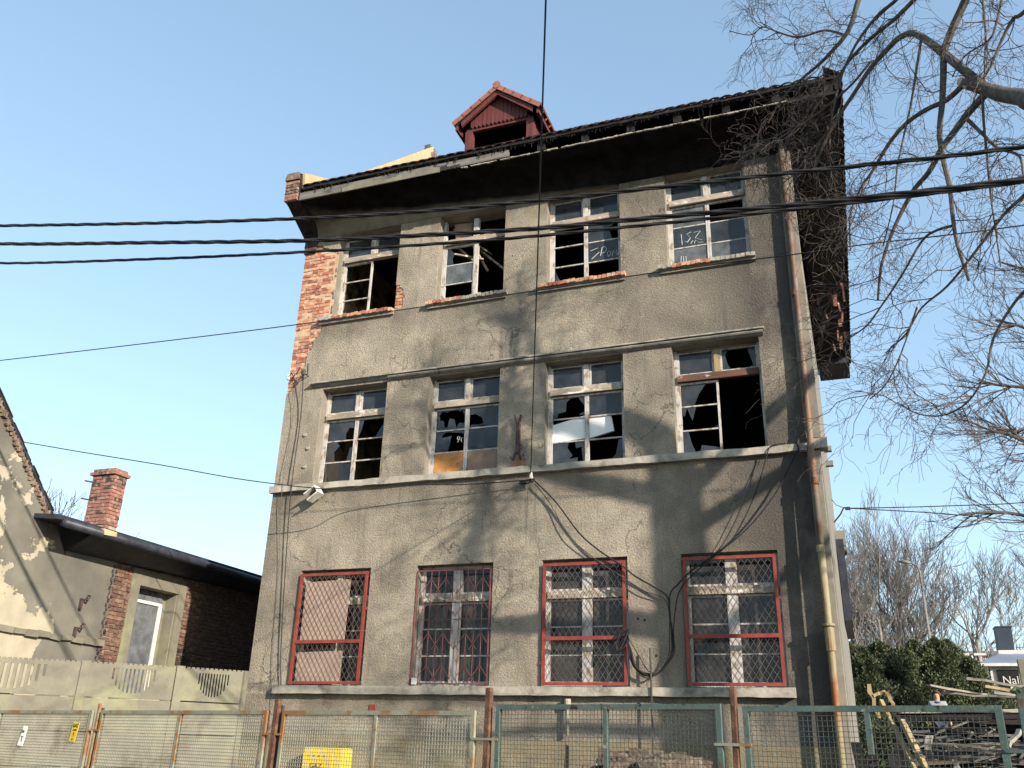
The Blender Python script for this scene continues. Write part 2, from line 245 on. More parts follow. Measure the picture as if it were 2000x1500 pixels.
# ------------------------------------------------------------------ mesh builder
class MB:
    def __init__(s): s.v=[]; s.f=[]
    def add(s,vs,fs):
        n=len(s.v); s.v+= [tuple(v) for v in vs]; s.f+=[tuple(i+n for i in f) for f in fs]; return s
    def box(s,x0,x1,y0,y1,z0,z1,j=0):
        vs=[(x,y,z) for z in (z0,z1) for y in (y0,y1) for x in (x0,x1)]
        if j: vs=[(a+rnd.uniform(-j,j),b+rnd.uniform(-j,j),c+rnd.uniform(-j,j)) for a,b,c in vs]
        return s.add(vs,[(0,2,3,1),(4,5,7,6),(0,1,5,4),(2,6,7,3),(0,4,6,2),(1,3,7,5)])
    def bar(s,a,b,w,h,up=(0,0,1)):
        a=Vector(a);b=Vector(b);d=(b-a).normalized();u=Vector(up)
        r=d.cross(u)
        if r.length<1e-4: r=d.cross(Vector((0,1,0)))
        r.normalize();u=r.cross(d).normalized()
        vs=[p+r*(i*w/2)+u*(k*h/2) for p in (a,b) for i,k in ((-1,-1),(1,-1),(1,1),(-1,1))]
        return s.add(vs,[(0,1,2,3),(7,6,5,4),(0,4,5,1),(1,5,6,2),(2,6,7,3),(3,7,4,0)])
    def tube(s,pts,rad,n=6,cap=True,nrm=None):
        pts=[Vector(p) for p in pts]; k=len(pts)
        if not hasattr(rad,'__len__'): rad=[rad]*k
        t=(pts[1]-pts[0]).normalized(); r=t.orthogonal().normalized(); vs=[]; 
        for i,p in enumerate(pts):
            t2=(pts[min(i+1,k-1)]-pts[max(i-1,0)])
            if t2.length>1e-9: t2.normalize()
            else: t2=t
            r=(r-t2*r.dot(t2)); r=r.normalized() if r.length>1e-6 else t2.orthogonal().normalized(); b=t2.cross(r); t=t2
            for q in range(n):
                a=2*math.pi*q/n; vs.append(p+(r*math.cos(a)+b*math.sin(a))*rad[i])
        fs=[(i*n+q,i*n+(q+1)%n,(i+1)*n+(q+1)%n,(i+1)*n+q) for i in range(k-1) for q in range(n)]
        if cap: fs+=[tuple(range(n))[::-1],tuple(range((k-1)*n,k*n))]
        return s.add(vs,fs)
    def prism(s,poly,off):     # poly: 3D points (planar), off: vector
        off=Vector(off);n=len(poly);P=[Vector(p) for p in poly]
        return s.add(P+[p+off for p in P],[tuple(range(n))[::-1],tuple(range(n,2*n))]+[(i,(i+1)%n,n+(i+1)%n,n+i) for i in range(n)])
    def build(s,name,mat,parent=None,kind=None,smooth=False,label=None,bevel=0):
        o0=Vector((0,0,0))
        q=parent
        while q is not None: o0+=q.location; q=q.parent
        me=bpy.data.meshes.new(name); me.from_pydata([tuple(Vector(v)-o0) for v in s.v],[],s.f)
        bm=bmesh.new(); bm.from_mesh(me); bmesh.ops.recalc_face_normals(bm,faces=bm.faces); bm.to_mesh(me); bm.free()
        me.materials.append(M[mat] if isinstance(mat,str) else mat)
        if smooth:
            for p in me.polygons: p.use_smooth=True
        o=bpy.data.objects.new(name,me); COL.objects.link(o); o.parent=parent
        if kind: o['kind']=kind
        if label: o['label']=label
        if bevel:
            b=o.modifiers.new('b','BEVEL'); b.width=bevel; b.segments=1; b.limit_method='ANGLE'
        return o
def thing(name,label,cat,loc,group=None):
    o=bpy.data.objects.new(name,None); COL.objects.link(o); o.location=loc; o.empty_display_size=.2
    o['label']=label;o['category']=cat
    if group:o['group']=group
    return o
def tag(o,label,cat,group=None):
    o['label']=label;o['category']=cat
    if group:o['group']=group
    return o
def inst(me,name,parent,wloc,rotz=0,rot=None,scale=None):
    o=bpy.data.objects.new(name,me); COL.objects.link(o); o.parent=parent
    o0=Vector((0,0,0)); q=parent
    while q is not None: o0+=q.location; q=q.parent
    o.location=Vector(wloc)-o0; o.rotation_euler=rot if rot else (0,0,rotz)
    if scale: o.scale=scale
    return o
def fn(x,y,z=0,s=1): return noise.noise(Vector((x*s,y*s,z*s)))

# ------------------------------------------------------------------ ground
gb=MB(); G=46
def gz(x,y):
    r=max(0,min(1,(y+1)/9.0)); r=r*r*(3-2*r)
    return -.02+(1.35*r if x>-30 else 1.35*r)+ (.06*fn(x,y,0,.4) if y>-7 else 0)
gx=[-900,-300,-120,-60,-40]+[-30+i*2 for i in range(36)]+[50,70,120,300,900]
gy=[-900,-300,-100,-40,-22,-14,-10,-9,-8.3,-8]+[-7+i*1.5 for i in range(34)]+[60,90,140,300,1200]
gb.v=[(x,y,gz(x,y)) for y in gy for x in gx]; nx=len(gx)
gb.f=[(j*nx+i,j*nx+i+1,(j+1)*nx+i+1,(j+1)*nx+i) for j in range(len(gy)-1) for i in range(nx-1)]
gb.build('ground','soil',None,'structure')
MB().box(-200,200,-24,-12.4,-.2,-.012).build('road','asphalt',None,'structure')
MB().box(-200,200,-12.4,-12.22,-.2,.13).build('kerb','paving',None,'structure')
pv=MB().box(-200,200,-12.22,-8.2,-.2,.09).build('pavement','paving',None,'structure')
slab=MB().box(-.245,.245,-.245,.245,0,.03).build('paving_slab','paving',pv); slab.location=(-6,-12.0,.09)
for i in range(28):
    for j in range(7):
        if i==0 and j==0: continue
        inst(slab.data,'paving_slab',pv,(-6+i*.5,-12+j*.5,.09+rnd.uniform(-.003,.003)))

# ================================================================== THE BURNT HOUSE
B=thing('derelict_tenement','three storey derelict tenement with sooty roughcast walls, broken windows and burnt eaves','building',(-5,5,0))
WX=[(-9.038,-7.635),(-6.759,-5.368),(-4.524,-3.124),(-2.291,-.869)]
WZ={'T':(9.498,11.41),'M':(6.058,7.958),'B':(2.544,4.474)}
XL,XR,DEP=-9.86,-.12,10.7
# wall core with openings
def wall_grid(mb,xs,zs,hole,y0,y1,skip=None):
    xs=sorted(set(xs));zs=sorted(set(zs))
    sol=lambda i,j: 0<=i<len(xs)-1 and 0<=j<len(zs)-1 and not hole((xs[i]+xs[i+1])/2,(zs[j]+zs[j+1])/2)
    for i in range(len(xs)-1):
        for j in range(len(zs)-1):
            if not sol(i,j): continue
            a,b,c,d=xs[i],xs[i+1],zs[j],zs[j+1]
            mb.add([(a,y0,c),(b,y0,c),(b,y0,d),(a,y0,d)],[(0,1,2,3)])
            if y1 is not None:
                mb.add([(a,y1,c),(b,y1,c),(b,y1,d),(a,y1,d)],[(3,2,1,0)])
                if not sol(i-1,j): mb.add([(a,y0,c),(a,y0,d),(a,y1,d),(a,y1,c)],[(0,1,2,3)])
                if not sol(i+1,j): mb.add([(b,y0,c),(b,y1,c),(b,y1,d),(b,y0,d)],[(0,1,2,3)])
                if not sol(i,j-1): mb.add([(a,y0,c),(a,y1,c),(b,y1,c),(b,y0,c)],[(0,1,2,3)])
                if not sol(i,j+1): mb.add([(a,y0,d),(b,y0,d),(b,y1,d),(a,y1,d)],[(0,1,2,3)])
def opening(x,z):
    return any(a<x<b and c<z<d for a,b in WX for c,d in WZ.values())
ex=[XL,XR]+[v for w_ in WX for v in w_]; ez=[-.3,12.05]+[v for w_ in WZ.values() for v in w_]
core=MB(); wall_grid(core,ex,ez,opening,.035,.42); core.build('front_wall','plain',B)
MB().box(XL+.002,-9.046,.026,.0345,7.9,11.4).build('mortar_bed','mortar',B)
MB().box(-7.634,-7.34,.026,.0345,9.3,10.1).build('mortar_bed','mortar',B)
def bound(z):      # right edge of the bare brick strip at the left corner
    pts=[(7.9,-9.83),(8.15,-9.62),(8.6,-9.5),(8.9,-9.44),(9.2,-9.27),(9.38,-9.2),(9.46,-9.04),(11.05,-9.04),(11.1,-9.2),(11.3,-9.6),(11.5,-9.75)]
    if z<7.95 or z>11.4: return -99
    for (a,b),(c,d) in zip(pts,pts[1:]):
        if a<=z<=c: return b+(d-b)*(z-a)/(c-a)
    return -99
def bare(x,z):
    n=.05*fn(x,z,0,5)+.035*fn(x,z,3,14)
    if x<bound(z)+n: return True
    dx,dz=(x+7.63)/.2,(z-9.72)/.3
    return x>-7.64 and dx*dx+dz*dz<1+n*6
def hole2(x,z): return opening(x,z) or bare(x,z)
pl=MB()
fx=[XL+i*.03 for i in range(30)]+[-9.038,-9.0]+[-7.635+i*.03 for i in range(11)]
xs=fx+[-8.5,-8.0]+[-7.0]+[v for w_ in WX for v in w_]+[-6.1,-5,-3.8,-2.7,-1.6,-.5,XR,XL]
zs=[-.3,1,1.78,2.4]+[v for w_ in WZ.values() for v in w_]+[3,4,5,5.5,7,7.7]+[7.85+i*.03 for i in range(119)]+[11.46]
zs=[z for z in zs if z<=11.46]
wall_grid(pl,xs,zs,hole2,0.,.034)
bm=bmesh.new(); me=bpy.data.meshes.new('plaster'); me.from_pydata(pl.v,[],pl.f); bm.from_mesh(me)
bmesh.ops.remove_doubles(bm,verts=bm.verts,dist=.0005)
for v in bm.verts:
    if v.co.y<.02 and 7.9<v.co.z<11.4 and (v.co.x<-9.06 or -7.62<v.co.x<-7.36) and v.co.x>XL+.01:
        v.co.x+=.011*fn(v.co.x,v.co.z,0,40); v.co.z+=.011*fn(v.co.x,v.co.z,7,40)
pm=MB(); bm.verts.ensure_lookup_table(); pm.v=[tuple(v.co) for v in bm.verts]; pm.f=[tuple(v.index for v in f.verts) for f in bm.faces]; bm.free()
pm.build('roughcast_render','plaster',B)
# bricks
def brick_meshes(L,H,D,mat,n=4,j=.005):
    out=[]
    for k in range(n):
        mb=MB().box(-L/2,L/2,0,D,-H/2,H/2,j)
        me=bpy.data.meshes.new('brick'); me.from_pydata(mb.v,[],mb.f); me.materials.append(M[mat]); out.append(me)
    return out
bl=brick_meshes(.236,.062,.045,'brick'); bh=brick_meshes(.112,.062,.045,'brick')
nb=0
row=0; z=7.97
while z<11.45:
    x=XL+(.0 if row%2 else -.0)+.005; k=row%2
    while x<-9.05:
        L=.112 if k%2 else .236; k+=1
        if x+L>-9.045: break
        xc=x+L/2
        if bare(xc,z) or bare(x,z) or bare(x+L,z):
            me=rnd.choice(bh if L<.2 else bl); inst(me,'brick',B,(xc,.021+rnd.uniform(-.009,.008),z),rot=(0,rnd.uniform(-.015,.015),rnd.uniform(-.02,.02))); nb+=1
        x+=L+.012
    for xc in (-7.57,-7.45):
        if bare(xc,z) or bare(xc-.03,z): inst(rnd.choice(bh),'brick',B,(xc+(.02 if row%2 else 0),.014,z)); nb+=1
    z+=.0745; row+=1
# side, rear walls
MB().prism([(XR,.0,-.3),(XR,.42,-.3),(-.04,DEP,-.3),(-.6,DEP,-.3),(-.6,.43,-.3)],(0,0,12.3)).build('side_wall','side',B)
MB().box(XL,-.61,DEP-.4,DEP,-.3,12).build('rear_wall','plain',B)
MB().box(XL,XL+.35,.43,DEP-.41,-.3,12.2).build('party_wall','plain',B)
# interior: floors, partitions
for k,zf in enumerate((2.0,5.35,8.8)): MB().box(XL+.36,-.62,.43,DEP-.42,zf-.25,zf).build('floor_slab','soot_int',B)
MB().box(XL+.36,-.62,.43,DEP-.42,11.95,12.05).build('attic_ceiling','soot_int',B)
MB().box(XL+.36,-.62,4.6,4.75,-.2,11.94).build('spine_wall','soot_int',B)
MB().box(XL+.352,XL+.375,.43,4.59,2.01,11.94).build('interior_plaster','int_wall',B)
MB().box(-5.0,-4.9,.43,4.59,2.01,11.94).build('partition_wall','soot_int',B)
# cove and cornice
prof=[(.035,11.41),(-.012,11.412),(-.03,11.5),(-.07,11.6),(-.14,11.69),(-.28,11.77),(-.5,11.82),(-.77,11.845),(-.79,11.87),(-.5,11.95),(.035,11.95)]
cv=MB(); n=len(prof); NX=60
for i in range(NX+1):
    x=-9.9+i*(9.88)/NX
    cv.v+=[(x,y+(.006*fn(x,y,z,6)),z+.008*fn(x,z,2,5)) for y,z in prof]
for i in range(NX): cv.f+=[(i*n+k,i*n+(k+1)%n,(i+1)*n+(k+1)%n,(i+1)*n+k) for k in range(n)]
cv.f+=[tuple(range(n)),tuple(range(NX*n,NX*n+n))]
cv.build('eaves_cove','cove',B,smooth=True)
MB().box(-.03,.8,-.78,.035,11.84,11.9,.004).build('corner_soffit','char',B)
# scorched board on the front of the cornice, ragged render left on it
MB().box(-9.72,-7.35,-.83,-.792,11.86,12.035,.006).build('fascia_board','plank',B)
MB().box(-7.34,-5.02,-.825,-.792,11.885,12.045,.006).build('fascia_board','plank',B)
rg=MB(); P=[]
top=[]
for i in range(41):
    x=-8.57+i*(2.14/40); h=.085+.05*fn(x,1,0,2.2)+.022*fn(x,0,0,12)+(.06 if -8.35<x<-7.9 else 0)
    top.append((x,-.833,11.855+h))
rg.prism([(x,y,11.835) for x,y,z in top]+top[::-1],(0,-.022,0)); rg.build('render_remnant','concrete',B)
for i in range(8): 
    MB().box(-6.56+i*.07,-6.5+i*.07,-.85,-.83,11.87+rnd.uniform(-.01,.01),11.93+.04*(i in(1,2,3)),.006).build('brick','brick',B)
lip=MB(); 
for i in range(90):
    x=-6.0+i*.0665
    if rnd.random()<.93: lip.box(x,x+.062,-.808,-.77,11.858+rnd.uniform(-.006,.006),11.872+rnd.uniform(-.002,.012),.004)
lip.build('broken_cornice_lip','stone',B,'stuff')
# rafter ends in the open gap, dark void behind
MB().box(-9.7,.6,-.42,-.36,11.96,12.3).build('eaves_backboard','char',B)
for i in range(13):
    x=-9.45+i*.842
    MB().box(x-.07,x+.07,-.79,-.43,11.9,12.12,.008).build('rafter_end','char' if x>-9 else 'plank',B)
# roof: hipped at the right, cut by the party wall at the left
E0,ZE,SL=-.86,12.16,.78; YR=5.4; ZR=ZE+(YR-E0)*SL; XE=.84; YB=11.6
rf=MB()
rf.add([(-9.5,E0,ZE),(XE,E0,ZE),(XE-(YR-E0),YR,ZR),(-9.5,YR,ZR),(XE,YB,ZE),(-9.5,YB,ZE)],[(0,1,2,3),(1,4,2),(4,5,3,2)])
rf.add([(-9.5,E0,ZE-.07),(XE,E0,ZE-.07),(XE-(YR-E0),YR,ZR-.1),(-9.5,YR,ZR-.1),(XE,YB,ZE-.07),(-9.5,YB,ZE-.07)],[(3,2,1,0),(2,4,1),(2,3,5,4)])
rf.add([(-9.5,E0,ZE),(XE,E0,ZE),(XE,YB,ZE),(-9.5,YB,ZE),(-9.5,E0,ZE-.07),(XE,E0,ZE-.07),(XE,YB,ZE-.07),(-9.5,YB,ZE-.07)],[(0,1,5,4),(1,2,6,5),(2,3,7,6)])
rf.build('roof','char',B)
# side eaves soffit, charred with hanging scraps
ss=MB(); 
for i in range(24):
    y=-.78+i*.515; d=0 if i<22 else 0
    ss.box(-.03,.74,y,y+.49,11.9+rnd.uniform(-.03,.02),11.93,.01)
ss.build('side_soffit','char',B)
MB().box(.0,.8,10.4,11.55,11.70,11.88,.01).build('soffit_box_end','tar',B)
MB().box(.74,.80,-.8,11.5,11.9,12.1,.01).build('barge_board','char',B)
sc=MB()
for i in range(26):
    y=rnd.uniform(5.5,9.5); x=rnd.uniform(-.02,.75); l=rnd.uniform(.1,.45)
    sc.bar((x,y,11.9),(x+rnd.uniform(-.06,.06),y+rnd.uniform(-.1,.1),11.9-l),rnd.uniform(.03,.09),.012)
sc.build('hanging_lath','wood_red',B,'stuff')
# scraps along the front edge
sc=MB()
for i in range(420):
    x=rnd.uniform(-9.3,.6); x=x if fn(x,0,0,1.3)>-.15 else rnd.uniform(-4,-1); l=abs(rnd.gauss(0,.055))+.02
    sc.bar((x,-.85,12.13),(x+rnd.uniform(-.03,.03),-.85,12.13-l),.012,.006)
sc.build('burnt_felt_shreds','char',B,'stuff')
ft=MB()
for i in range(34):
    x=-9.5+i*.3; ft.box(x,x+.3,-.87,-.8,12.085+.02*fn(i,0,0,.8),12.15+.012*fn(i,3,0,.7),.008)
ft.build('eaves_felt_roll','char',B)
# roof tiles along the edges (single tiles), rest of the slope as ribs
def tile_mesh(mat,W=.2,L=.36):
    mb=MB(); k=6
    for i in range(k+1):
        a=math.pi*i/k; 
        for yy in (0,L):
            mb.v.append((-W/2+W*i/k,yy,.026*math.sin(a)))
            mb.v.append((-W/2+W*i/k,yy,.026*math.sin(a)-.018))
    for i in range(k):
        a=i*4;b=a+4
        mb.f+=[(a,b,b+2,a+2),(a+1,a+3,b+3,b+1),(a,a+1,b+1,b),(a+2,b+2,b+3,a+3)]
    mb.f+=[(0,2,3,1),(k*4,k*4+1,k*4+3,k*4+2)]
    me=bpy.data.meshes.new('roof_tile'); me.from_pydata(mb.v,[],mb.f); me.materials.append(M[mat]); return me
tm=tile_mesh('tile_char')
for i in range(51): 
    x=-9.4+i*.2; up=0
    inst(tm,'roof_tile',B,(x,-.9,12.15+up+rnd.uniform(-.006,.006)),rot=(math.atan(SL),0,rnd.uniform(-.03,.03)))
for i in range(62): inst(tm,'roof_tile',B,(.88,-.8+i*.2,12.13+rnd.uniform(-.008,.008)),rot=Matrix.Rotation(math.pi/2,3,'Z').to_euler() if 0 else (math.atan(SL),0,math.pi/2))
rb=MB()
for i in range(51):
    x=-9.4+i*.2; ytop=min(YR,E0+(XE-x)) 
    if ytop-E0>.9: rb.tube([(x,E0+.3,ZE+.3*SL+.02),(x,ytop-.1,ZE+(ytop-.1-E0)*SL+.02)],.05,5)
rb.build('roof_tile_courses','tile_char',B,'stuff')
# party-wall parapet, cream plaster on the inside face
pp=[(-.84,11.86),(-.86,12.2),(-.9,12.47),(.2,12.98),(1.7,14.33),(4.75,17.2),(5.0,17.0),(5.0,12.0),(.0,11.4)]
MB().prism([(-9.88,y,z) for y,z in pp],(.30,0,0)).build('party_parapet','char',B)
ip=[(-.78,12.2),(-.84,12.5),(.2,13.03),(1.7,14.38),(4.75,17.25),(4.95,17.05),(4.7,16.5),(1,12.2)]
MB().prism([(-9.575,y,z) for y,z in ip],(.06,0,0)).build('parapet_plaster','cream',B)
for k in range(6):
    MB().box(-9.9,-9.60,-.9,-.78,11.86+k*.078,11.925+k*.078,.007).build('brick','brick_chim',B)
MB().box(-9.89,-9.6,-.93,-.7,12.34,12.5,.02).build('parapet_cap','rubble',B)
rbm=MB()
for i in range(8): rbm.box(-9.8+rnd.uniform(0,.2),-9.62+rnd.uniform(0,.1),4.6+rnd.uniform(0,.4),4.85+rnd.uniform(0,.3),16.85+rnd.uniform(0,.2),17.1+rnd.uniform(0,.15),.03)
rbm.build('broken_parapet_end','rubble',B)
# brackets of brick at cove's left end
for k in range(4): MB().box(-9.88,-9.62+.02*k,-.02,.03,11.1+k*.075,11.16+k*.075,.006).build('brick','brick_burnt_shaded',B)
# bands and ledges
def band(x0,x1,y,z0,z1,mat,name,step=.22,j=.006):
    mb=MB(); n=int((x1-x0)/step)+1; vs=[]
    for i in range(n+1):
        x=x0+(x1-x0)*i/n
        for (yy,zz) in ((.0,z0),(-y,z0),(-y,z1),(.0,z1+.01)):
            e=rnd.uniform(-j,j); vs.append((x,yy+(e if yy else .02),zz+rnd.uniform(-j,j)*(1 if yy else 0)))
    fs=[(i*4+k,i*4+(k+1)%4,i*4+4+(k+1)%4,i*4+4+k) for i in range(n) for k in range(4)]+[(0,1,2,3),(n*4+3,n*4+2,n*4+1,n*4)]
    mb.add(vs,fs); return mb.build(name,mat,B)
band(-9.9,-.3,.09,5.94,6.055,'stone','sill_band',j=.008)
band(-9.26,-.78,.12,2.405,2.53,'stone','window_ledge',j=.007)
mp=MB(); mc=MB()
for (x0,x1,k_) in ((-9.27,-7.62,0),(-7.6,-6.56,1),(-6.54,-.79,2)):
    n=int((x1-x0)/.16)
    pr=[(.01,7.972),(-.025,7.974),(-.045,7.99),(-.075,8.0),(-.09,8.02),(-.082,8.045),(-.055,8.055),(.01,8.056)]
    if k_==0: pr=[(.01,8.0),(-.03,8.005),(-.05,8.03),(-.05,8.056),(.01,8.056)]
    k=len(pr); vs=[]
    for i in range(n+1):
        x=x0+(x1-x0)*i/n; e=rnd.uniform(-.005,.005)
        vs+=[(x,y+(e if y<0 else 0),z_+e*.6) for y,z_ in pr]
    mp.add(vs,[(i*k+a,i*k+(a+1)%k,(i+1)*k+(a+1)%k,(i+1)*k+a) for i in range(n) for a in range(k)]+[tuple(range(k)),tuple(range(n*k,n*k+k))[::-1]])
    vs=[]
    for i in range(n+1):
        x=x0-.02+(x1-x0+.04)*i/n; e=rnd.uniform(-.006,.006)
        vs+=[(x,.005,8.057),(x,-.112+e,8.058),(x,-.115+e,8.082+e*.5),(x,-.06,8.096),(x,.005,8.12+rnd.uniform(-.008,.008))]
    k=5; mc.add(vs,[(i*k+a,i*k+(a+1)%k,(i+1)*k+(a+1)%k,(i+1)*k+a) for i in range(n) for a in range(k)]+[tuple(range(k)),tuple(range(n*k,n*k+k))[::-1]])
mp.build('drip_moulding','stone_dark',B); mc.build('moulding_cap','stone',B)
# buttress at the right corner
MB().prism([(-.30,-.17,-.3),(-.12,-.17,-.3),(-.12,0.0,-.3),(-.3,0.0,-.3)],(0,0,6.2)).build('corner_buttress','plain',B,bevel=.01)
MB().box(-.3,-.075,-.07,0.0,6.13,11.4).build('corner_pilaster','plain',B,bevel=.008)
MB().box(-.2,.0,-.21,-.0,5.93,6.08,.006).build('buttress_cap','stone',B)
MB().box(-.058,.09,6.5,9.8,4.3,6.0).build('side_cladding','tar',B)
MB().box(-.06,.14,6.8,7.3,5.8,6.25,.005).build('side_meter_box','plain',B)
for zz in (7.2,6.9): MB().box(-.08,.06,4.,4.12,zz,zz+.1).build('side_bracket','stone_dark',B)
# sills of the top windows : brick on edge
brs=brick_meshes(.075,.07,.2,'brick',4,.006)
brs2=brick_meshes(.075,.07,.2,'stone',4,.006)
for c,(x0,x1) in enumerate(WX):
    a=(x0-.25,x1+.03) if c==0 else (x0-.16,x1+.09)
    MB().box(a[0]+.02,a[1]-.02,-.05,-.001,9.36,9.42,.004).build('sill_bed','plain',B)
    x=a[0]; k=0; tot=int((a[1]-a[0])/.083)
    while x<a[1]-.05:
        f=k/tot
        pale={0:f<.18,1:f>.45,2:f<.02,3:f<.12 or f>.5}[c]
        inst(rnd.choice(brs2 if pale else brs),'sill_brick',B,(x+.04,-.115+rnd.uniform(-.008,.012),9.458+rnd.uniform(-.008,.006)),rot=(rnd.uniform(-.04,.04),0,rnd.uniform(-.05,.05)))
        x+=.083; k+=1
# drainpipe
dp=MB().tube([(-.21,-.11,11.62),(-.21,-.13,9.6),(-.225,-.13,7.2),(-.235,-.15,6.3),(-.24,-.25,5.9),(-.245,-.27,4.4)],[.047]*6,12).build('drainpipe','pipe',B,smooth=True)
for zz in (8.6,6.75,5.4): MB().tube([(-.235,-.12 if zz>6 else -.265,zz-.05),(-.235,-.12 if zz>6 else -.265,zz+.05)],.056,12).build('pipe_collar','rust',dp)
dl=MB().tube([(-.25,-.27,4.42),(-.255,-.27,3.25),(-.27,-.27,2.2),(-.275,-.27,0)],[.052,.05,.048,.048],12).build('drainpipe','pipe_low',B,smooth=True,label='lower length of drainpipe, yellowed and streaked with rust')
for z0,z1,r in ((3.0,3.3,.066),(4.35,4.45,.06),(3.33,3.36,.085)): MB().tube([(-.256,-.27,z0),(-.256,-.27,z1)],r,12).build('pipe_collar','pipe_low',dl)

# ------------------------------------------------------------------ windows
FY=.2
def window(row,c,upper,left,right,wood='wood',trans='wood_raw',panel=None,mid=.10,grimy='glass'):
    x0,x1=WX[c]; z0,z1=WZ[row]; g=MB(); h=z1-z0; xm=(x0+x1)/2
    zt=z1-.27*h; s=.05
    g.box(x0+.001,x0+s,FY,FY+.09,z0+.002,z1-.002,.001); g.box(x1-s,x1-.001,FY,FY+.09,z0+.002,z1-.002,.001)
    g.box(x0+s,x1-s,FY+.002,FY+.088,z0+.003,z0+.045)
    W=g.build('window',wood,B)
    if upper!='gone': MB().box(x0+s,x1-s,FY+.002,FY+.088,z1-.04,z1-.003).build('frame_head','plank' if row!='B' else wood,W)  # upper-floor heads dark: shade of the reveal put into their colour
    if upper!='gone' or True:
        t=MB(); t.box(x0+s,x1-s,FY-.045,FY+.08,zt-.055,zt+.045,.004); t.box(x0+s,x1-s,FY-.06,FY-.02,zt-.075,zt-.058); t.build('transom',trans,W)
        m=MB().box(xm-.045,xm+.045,FY-.02,FY+.07,zt+.048,z1-.052).build('mullion',wood if trans!='wood_red' else 'yellowwood',W)
    def sash(a,b,zb,ztp,bars,name='sash',mat=wood,st=.034,y=FY+.01,tr=None):
        tr=st if tr is None else tr
        q=MB(); q.box(a,a+st,y,y+.045,zb,ztp); q.box(b-st,b,y,y+.045,zb,ztp); q.box(a+st,b-st,y+.001,y+.044,ztp-tr,ztp); q.box(a+st,b-st,y+.001,y+.044,zb,zb+st)
        hh=(ztp-zb)/(bars+1)
        for k in range(1,bars+1): q.box(a+st,b-st,y+.008,y+.035,zb+k*hh-.011,zb+k*hh+.011,.0015)
        return q.build(name,mat,W)
    def pane(a,b,c_,d,spec,mat):
        if spec is None: return
        if spec==1: MB().box(a,b,FY+.028,FY+.032,c_,d).build('pane',mat,W); return
        for poly in spec: MB().prism([(a+(b-a)*u,FY+.028,c_+(d-c_)*v) for u,v in poly],(0,.004,0)).build('broken_pane',mat,W)
    # upper lights
    ua,ub=(x0+s,xm-.047),(xm+.047,x1-s)
    if upper!='gone':
        for (a,b),sp in zip((ua,ub),upper):
            sash(a+.002,b-.002,zt+.05,z1-.045,0,'top_sash',tr=.014); pane(a+.035,b-.035,zt+.08,z1-.058,sp,grimy)
    zb,ztp=z0+.048,zt-.08; hh=(ztp-zb)/3
    for (a,b),spec in zip(((x0+s+.002,xm-.002),(xm+.002,x1-s-.002)),(left,right)):
        if spec=='gone': continue
        sash(a,b,zb,ztp,2)
        for k,sp in enumerate(spec):
            if isinstance(sp,str): 
                MB().box(a+.043,b-.043,FY+.02,FY+.034,zb+(2-k)*hh+.012,zb+(3-k)*hh-.012).build('infill_board',sp,W); continue
            mt=grimy
            if isinstance(sp,tuple): sp,mt=sp
            pane(a+.04,b-.04,zb+(2-k)*hh+.01,zb+(3-k)*hh-.01,sp,mt)
    return W
A,Z0=1,None
WT1=window('T',0,(1,1),(Z0,Z0,Z0),'gone')
# second top window: upper light burnt out, one leaf left
WT2=window('T',1,'gone',([[(0,0),(.02,1),(0.0,1)],[(0,0),(.25,0),(.2,.35),(.28,.6),(.1,.95),(0,1)]],(1,'glass2'),Z0),'gone')
MB().box(-6.08,-6.0,FY,FY+.06,9.55,11.36,.004).build('mullion','wood',WT2)
WT3=window('T',2,(1,1),(Z0,Z0,[[(0,0),(.3,0),(.12,.5),(0,.9)]]),([[(0,0),(.8,0),(.7,.55),(.85,.8),(.8,1),(0,1)]],1,Z0))
WT4=window('T',3,(1,1),((1,'glass2'),1,(1,'glass2')),(Z0,1,(1,'glass2')))
WM1=window('M',0,(1,1),([[(0,0),(.72,0),(.68,.3),(.8,.62),(1,.55),(1,1),(0,1)]],[[(0,0),(.35,0),(.3,.5),(.5,.8),(.35,1),(0,1)],[(.8,0),(1,0),(1,.6),(.9,.7)]],(1,'glass3')),
    ([[(0,0),(.1,.4),(.2,1),(0,1)],[(.65,0),(1,0),(1,.8),(.8,.4)]],Z0,Z0))
WM2=window('M',1,(1,1),([[(0,0),(1,0),(1,.25),(.8,.3),(.7,.08),(.62,.5),(.45,.55),(.38,.12),(.28,.15),(.25,.45),(.12,.5),(.08,.75),(.2,.95),(.35,.85),(.6,1),(.8,.85),(.9,.9),(1,.5),(1,1),(0,1)]],
    [[(0,0),(.45,0),(.5,.3),(.55,.75),(.2,.7),(.25,.85),(.4,.95),(.9,.85),(1,.8),(1,1),(0,1)]],'osb'),([[(.0,0),(.1,.15),(.35,.12),(.5,.2),(.42,.45),(.2,.65),(0,.6),(0,1),(1,1),(1,0),(.65,.0),(.5,.1)]],1,'osb2'))
WM3=window('M',2,(1,1),([[(0,0),(.12,.05),(.15,.25),(.4,.3),(.42,.75),(.6,.95),(.75,1),(0,1)],[(.75,1),(.8,.9),(.9,.7),(1,.5),(1,1)],[(.8,.1),(1,.25),(1,.1)]],Z0,[[(0,0),(.75,0),(.78,.3),(.5,.25),(.62,.4),(.45,.75),(.5,1),(0,1)],[(.95,0),(1,0),(1,1),(.7,1),(.72,.7),(.9,.75)]]),
    (1,Z0,[[(0,0),(.55,0),(.6,.05),(.8,.3),(.88,.9),(1,1),(1,0),(.7,0),(.4,0),(0,.05)]]))
